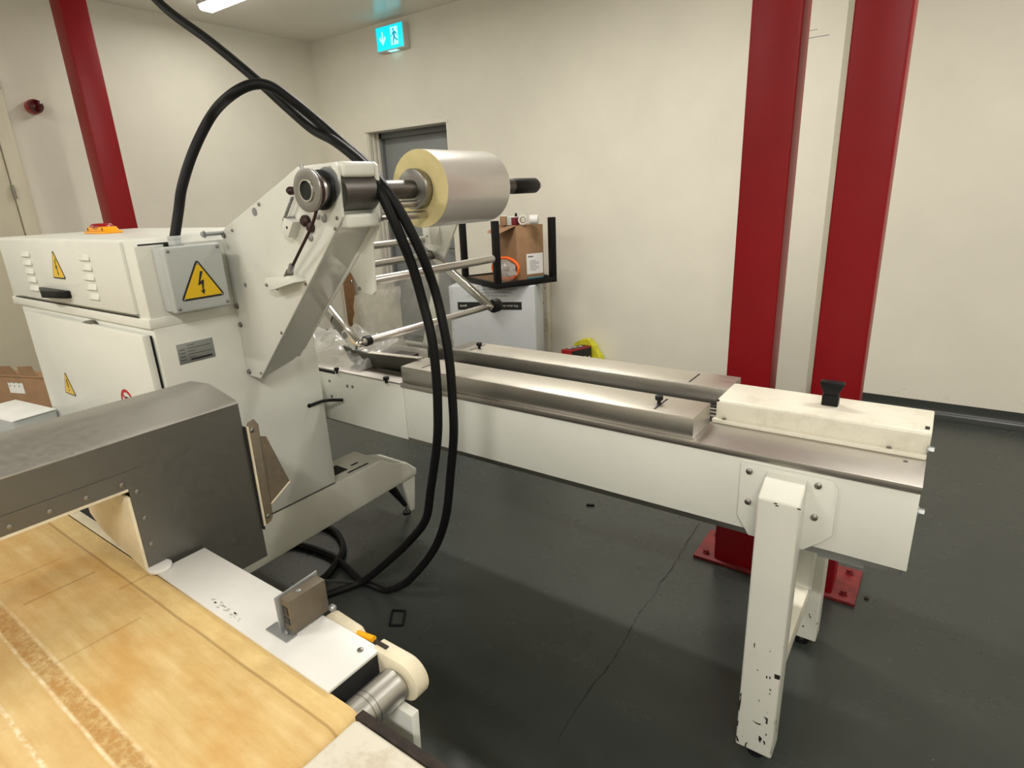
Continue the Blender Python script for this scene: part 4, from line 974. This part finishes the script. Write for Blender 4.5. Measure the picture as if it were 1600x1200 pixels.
c_ = W[bt_.name]; Cy('bottle_body', 'black', bt_, c_, c_+Vector((0, 0, .07)), .018, 16, .003); Cy('bottle_cap', 'black', bt_, c_+Vector((0, 0, .07)), c_+Vector((0, 0, .095)), .010, 12, .002)
# bag with orange rim
bg = thing('plastic_bag', (Fq.x, Fq.y+.1, deck), 'clear plastic bag holding an orange hoop, in front of the brown carton', 'bag')
c_ = F0+un*.20+vn*.185+Vector((0, 0, .034)); 
bm = bmesh.new(); bmesh.ops.create_icosphere(bm, subdivisions=3, radius=1)
for v_q in bm.verts:
    n_ = mnz.noise(v_q.co*2.3)*.22+mnz.noise(v_q.co*6)*.08; q = v_q.co*(1+n_)
    v_q.co = c_+un*q.x*.17+vn*q.y*.062+Vector((0, 0, max(.003, .085+q.z*.088)))
obj('bag_film', bm, 'crumple', bg, angle=25)
bm = bmesh.new(); HC = c_+vn*.0-un*.02; Pp = [HC+(un*.3-vn*.95).normalized()*0+vn*(math.cos(a)*.055)+un*(math.cos(a)*-.13)+Vector((0, 0, .10+math.sin(a)*.088)) for a in [i*2*math.pi/24 for i in range(25)]]
tube(bm, Pp, .012, 8, 0); obj('orange_hoop', bm, 'orange', bg)
pf = thing('teal_pen', (Rq.x, Rq.y, deck), 'teal marker lying on the stand base by the right leg', 'pen')
a_ = F0+un*.012+vn*.30+Vector((0, 0, bt+.0098)); Cy('pen_body', M.setdefault('teal', flat('teal_plastic', srgb(60, 110, 120), .4)), pf, a_, a_+vn*.15, .008, 12)
Cy('pen_cap', 'black', pf, a_+vn*.15, a_+vn*.19, .009, 12)
# red box and yellow bag against the wall
rb = thing('red_box', (-2.7, 4.62, 0), 'red and black printed box leaning by the back wall beside a yellow bag', 'box')
ra, rb_ = PY(877, 563, 4.40), PY(919, 560, 4.66)
bm = bmesh.new(); X_ = PY(877, 550, 4.45).x; zt = PY(877, 546, 4.45).z
obox(bm, (X_, 4.45, 0), (.10, 0, 0), (.075, .24, 0), (0, 0, zt)); rbo = obj('box_body', bm, 'redplastic', rb, .003)
bm = bmesh.new(); obox(bm, (X_+.1025, 4.458, .0), (.002, 0, 0), (.072, .23, 0), (0, 0, zt-.012)); obj('printed_side', bm, 'ink', rb)
bm = bmesh.new(); obox(bm, (X_+.02, 4.49, zt), (.070, 0, 0), (.060, .18, 0), (0, 0, .0015)); obj('printed_top', bm, 'ink', rb)
bm = bmesh.new()
for k, (s, h) in enumerate(((.15, .03), (.38, .05), (.60, .03), (.82, .06))): obox(bm, (X_+.1050+.072*s, 4.458+.23*s, .09+.02*(k % 3)), (.001, 0, 0), (.008, .026, 0), (0, 0, h))
obj('printed_marks', bm, 'paper', rb)
bm = bmesh.new()
for k in range(3): obox(bm, (X_+.03+.025*k, 4.50+.05*k, zt+.0016), (.025, 0, 0), (.013, .04, 0), (0, 0, .0008))
obj('top_marks', bm, 'box_white', rb)
yb = thing('yellow_bag', (-2.55, 4.7, 0), 'bright yellow plastic bag slumped against the back wall behind the red box', 'bag')
_y = [PY(x, y, 4.72) for x, y in ((897, 545), (899, 536), (907, 531), (919, 531), (927, 541), (938, 563))]
bm = bmesh.new(); prism(bm, [(_y[0].x, 0)]+[(p.x, p.z) for p in _y]+[(_y[-1].x+.02, 0)], 'y', 4.715, 4.80)
bmesh.ops.subdivide_edges(bm, edges=bm.edges[:], cuts=4, use_grid_fill=True)
for v_q in bm.verts:
    if v_q.co.z > .01: v_q.co += Vector((mnz.noise(v_q.co*14)*.010, -abs(mnz.noise(v_q.co*9+Vector((3, 1, 2))))*.012, mnz.noise(v_q.co*11)*.008))
    v_q.co.y = min(v_q.co.y, 4.812)
obj('bag_skin', bm, 'hiviz', yb, angle=25)
# brown board in the room corner
bb = B('wooden_board', 'brownwood', None, -5.95, -5.78, 4.72, 4.745, .0, 1.12, bevel=.003); tag(bb, 'narrow brown board standing in the back corner left of the doorway', 'board')

# ================================================================== SIGN, BEACON
sg = thing('exit_sign', (-4.78, 4.78, 3.0), 'lit turquoise emergency exit sign with running figure and down arrow, high on the back wall', 'exit sign')
s0x, s1x = -4.965, -4.60; z0s, z1s = 3.008, 3.215
B('sign_case', 'white_plastic', sg, s0x-.012, s1x+.012, 4.745, 4.82, z0s-.010, z1s+.010, bevel=.005)
M['teal_lit'] = flat('lit_turquoise', srgb(0, 205, 225), .4, 0, 1.1); M['white_lit'] = flat('lit_white_symbol', srgb(170, 250, 255), .4, 0, 1.0)
M['teal_dark'] = flat('lit_turquoise_figure', srgb(0, 150, 175), .4, 0, .9)
B('lit_panel', M['teal_lit'], sg, s0x, s1x, 4.742, 4.7455, z0s, z1s, bevel=.001)
def sd(name, mat, pts, off=0): return decal(name, mat, sg, (s0x, 4.742-off, z0s), (1, 0, 0), (0, 0, 1), pts, .0008, (0, -1, 0))
sd('arrow_symbol', M['white_lit'], [(.085, .045), (.13, .10), (.122, .125), (.095, .092), (.092, .165), (.078, .165), (.075, .092), (.048, .125), (.040, .10)])
sd('doorway_symbol', M['white_lit'], [(.20, .03), (.30, .03), (.30, .185), (.20, .185)])
sd('running_head', M['teal_dark'], [(.243+.011*math.cos(a), .162+.013*math.sin(a)) for a in [i*math.pi/6 for i in range(12)]], .001)
sd('running_figure', M['teal_dark'], [(.236, .146), (.262, .148), (.285, .128), (.292, .108), (.284, .104), (.275, .120), (.262, .128), (.262, .098), (.285, .074), (.300, .072), (.300, .062), (.278, .062), (.252, .085), (.240, .060), (.240, .034), (.228, .034), (.226, .066), (.238, .100), (.232, .124), (.218, .104), (.202, .100), (.200, .109), (.213, .114)], .001)
B('downlight_window', M['white_lit'], sg, s0x+.13, s0x+.25, 4.75, 4.80, z0s-.013, z0s-.009, bevel=0)
c_ = PX(53, 167, RX0+.04)
bn_ = thing('alarm_beacon', (RX0, c_.y, c_.z), 'round red alarm beacon on the left wall beside the red column', 'alarm')
Cy('beacon_base', 'redplastic', bn_, (RX0, c_.y, c_.z), (RX0+.075, c_.y, c_.z), .054, 32, .004)
Cy('beacon_lens', 'darkred', bn_, (RX0+.075, c_.y, c_.z), (RX0+.11, c_.y, c_.z), .050, 32, .008, r2=.046)

# ================================================================== FLOOR LITTER
c_ = PZ(622, 967, 0); t = thing('plastic_clip', (c_.x, c_.y, 0), 'small black rectangular plastic frame lying on the floor beside the cream belt conveyor', 'clip')
d_ = (PZ(610, 962, 0)-PZ(615, 985, 0)); 
P4 = [PZ(x, y, 0) for x, y in ((614, 956), (632, 957), (628, 978), (610, 978))]
for i in range(4):
    a, b = P4[i], P4[(i+1) % 4]; d = (b-a).normalized(); n_ = Vector((-d.y, d.x, 0)); bm = bmesh.new(); obox(bm, a-d*.003+Vector((0, 0, .0005)), (b-a)+d*.006, n_*.006, (0, 0, .008)); obj('clip_bar', bm, 'black', t)
c_ = PZ(923, 791, 0); bm = bmesh.new(); obox(bm, (c_.x-.02, c_.y-.012, .0005), (.038, .018, 0), (-.006, .013, 0), (0, 0, .010)); tag(obj('plastic_offcut', bm, 'black', None, .002), 'small black plastic scrap on the floor below the conveyor', 'scrap')
c_ = PZ(1354, 936, 0); bm = bmesh.new(); cyl(bm, (c_.x, c_.y, 0.0005), (c_.x, c_.y, .008), .009, 6); tag(obj('loose_nut', bm, 'rust', None, .001), 'small rusty nut on the floor right of the red base plate', 'nut')
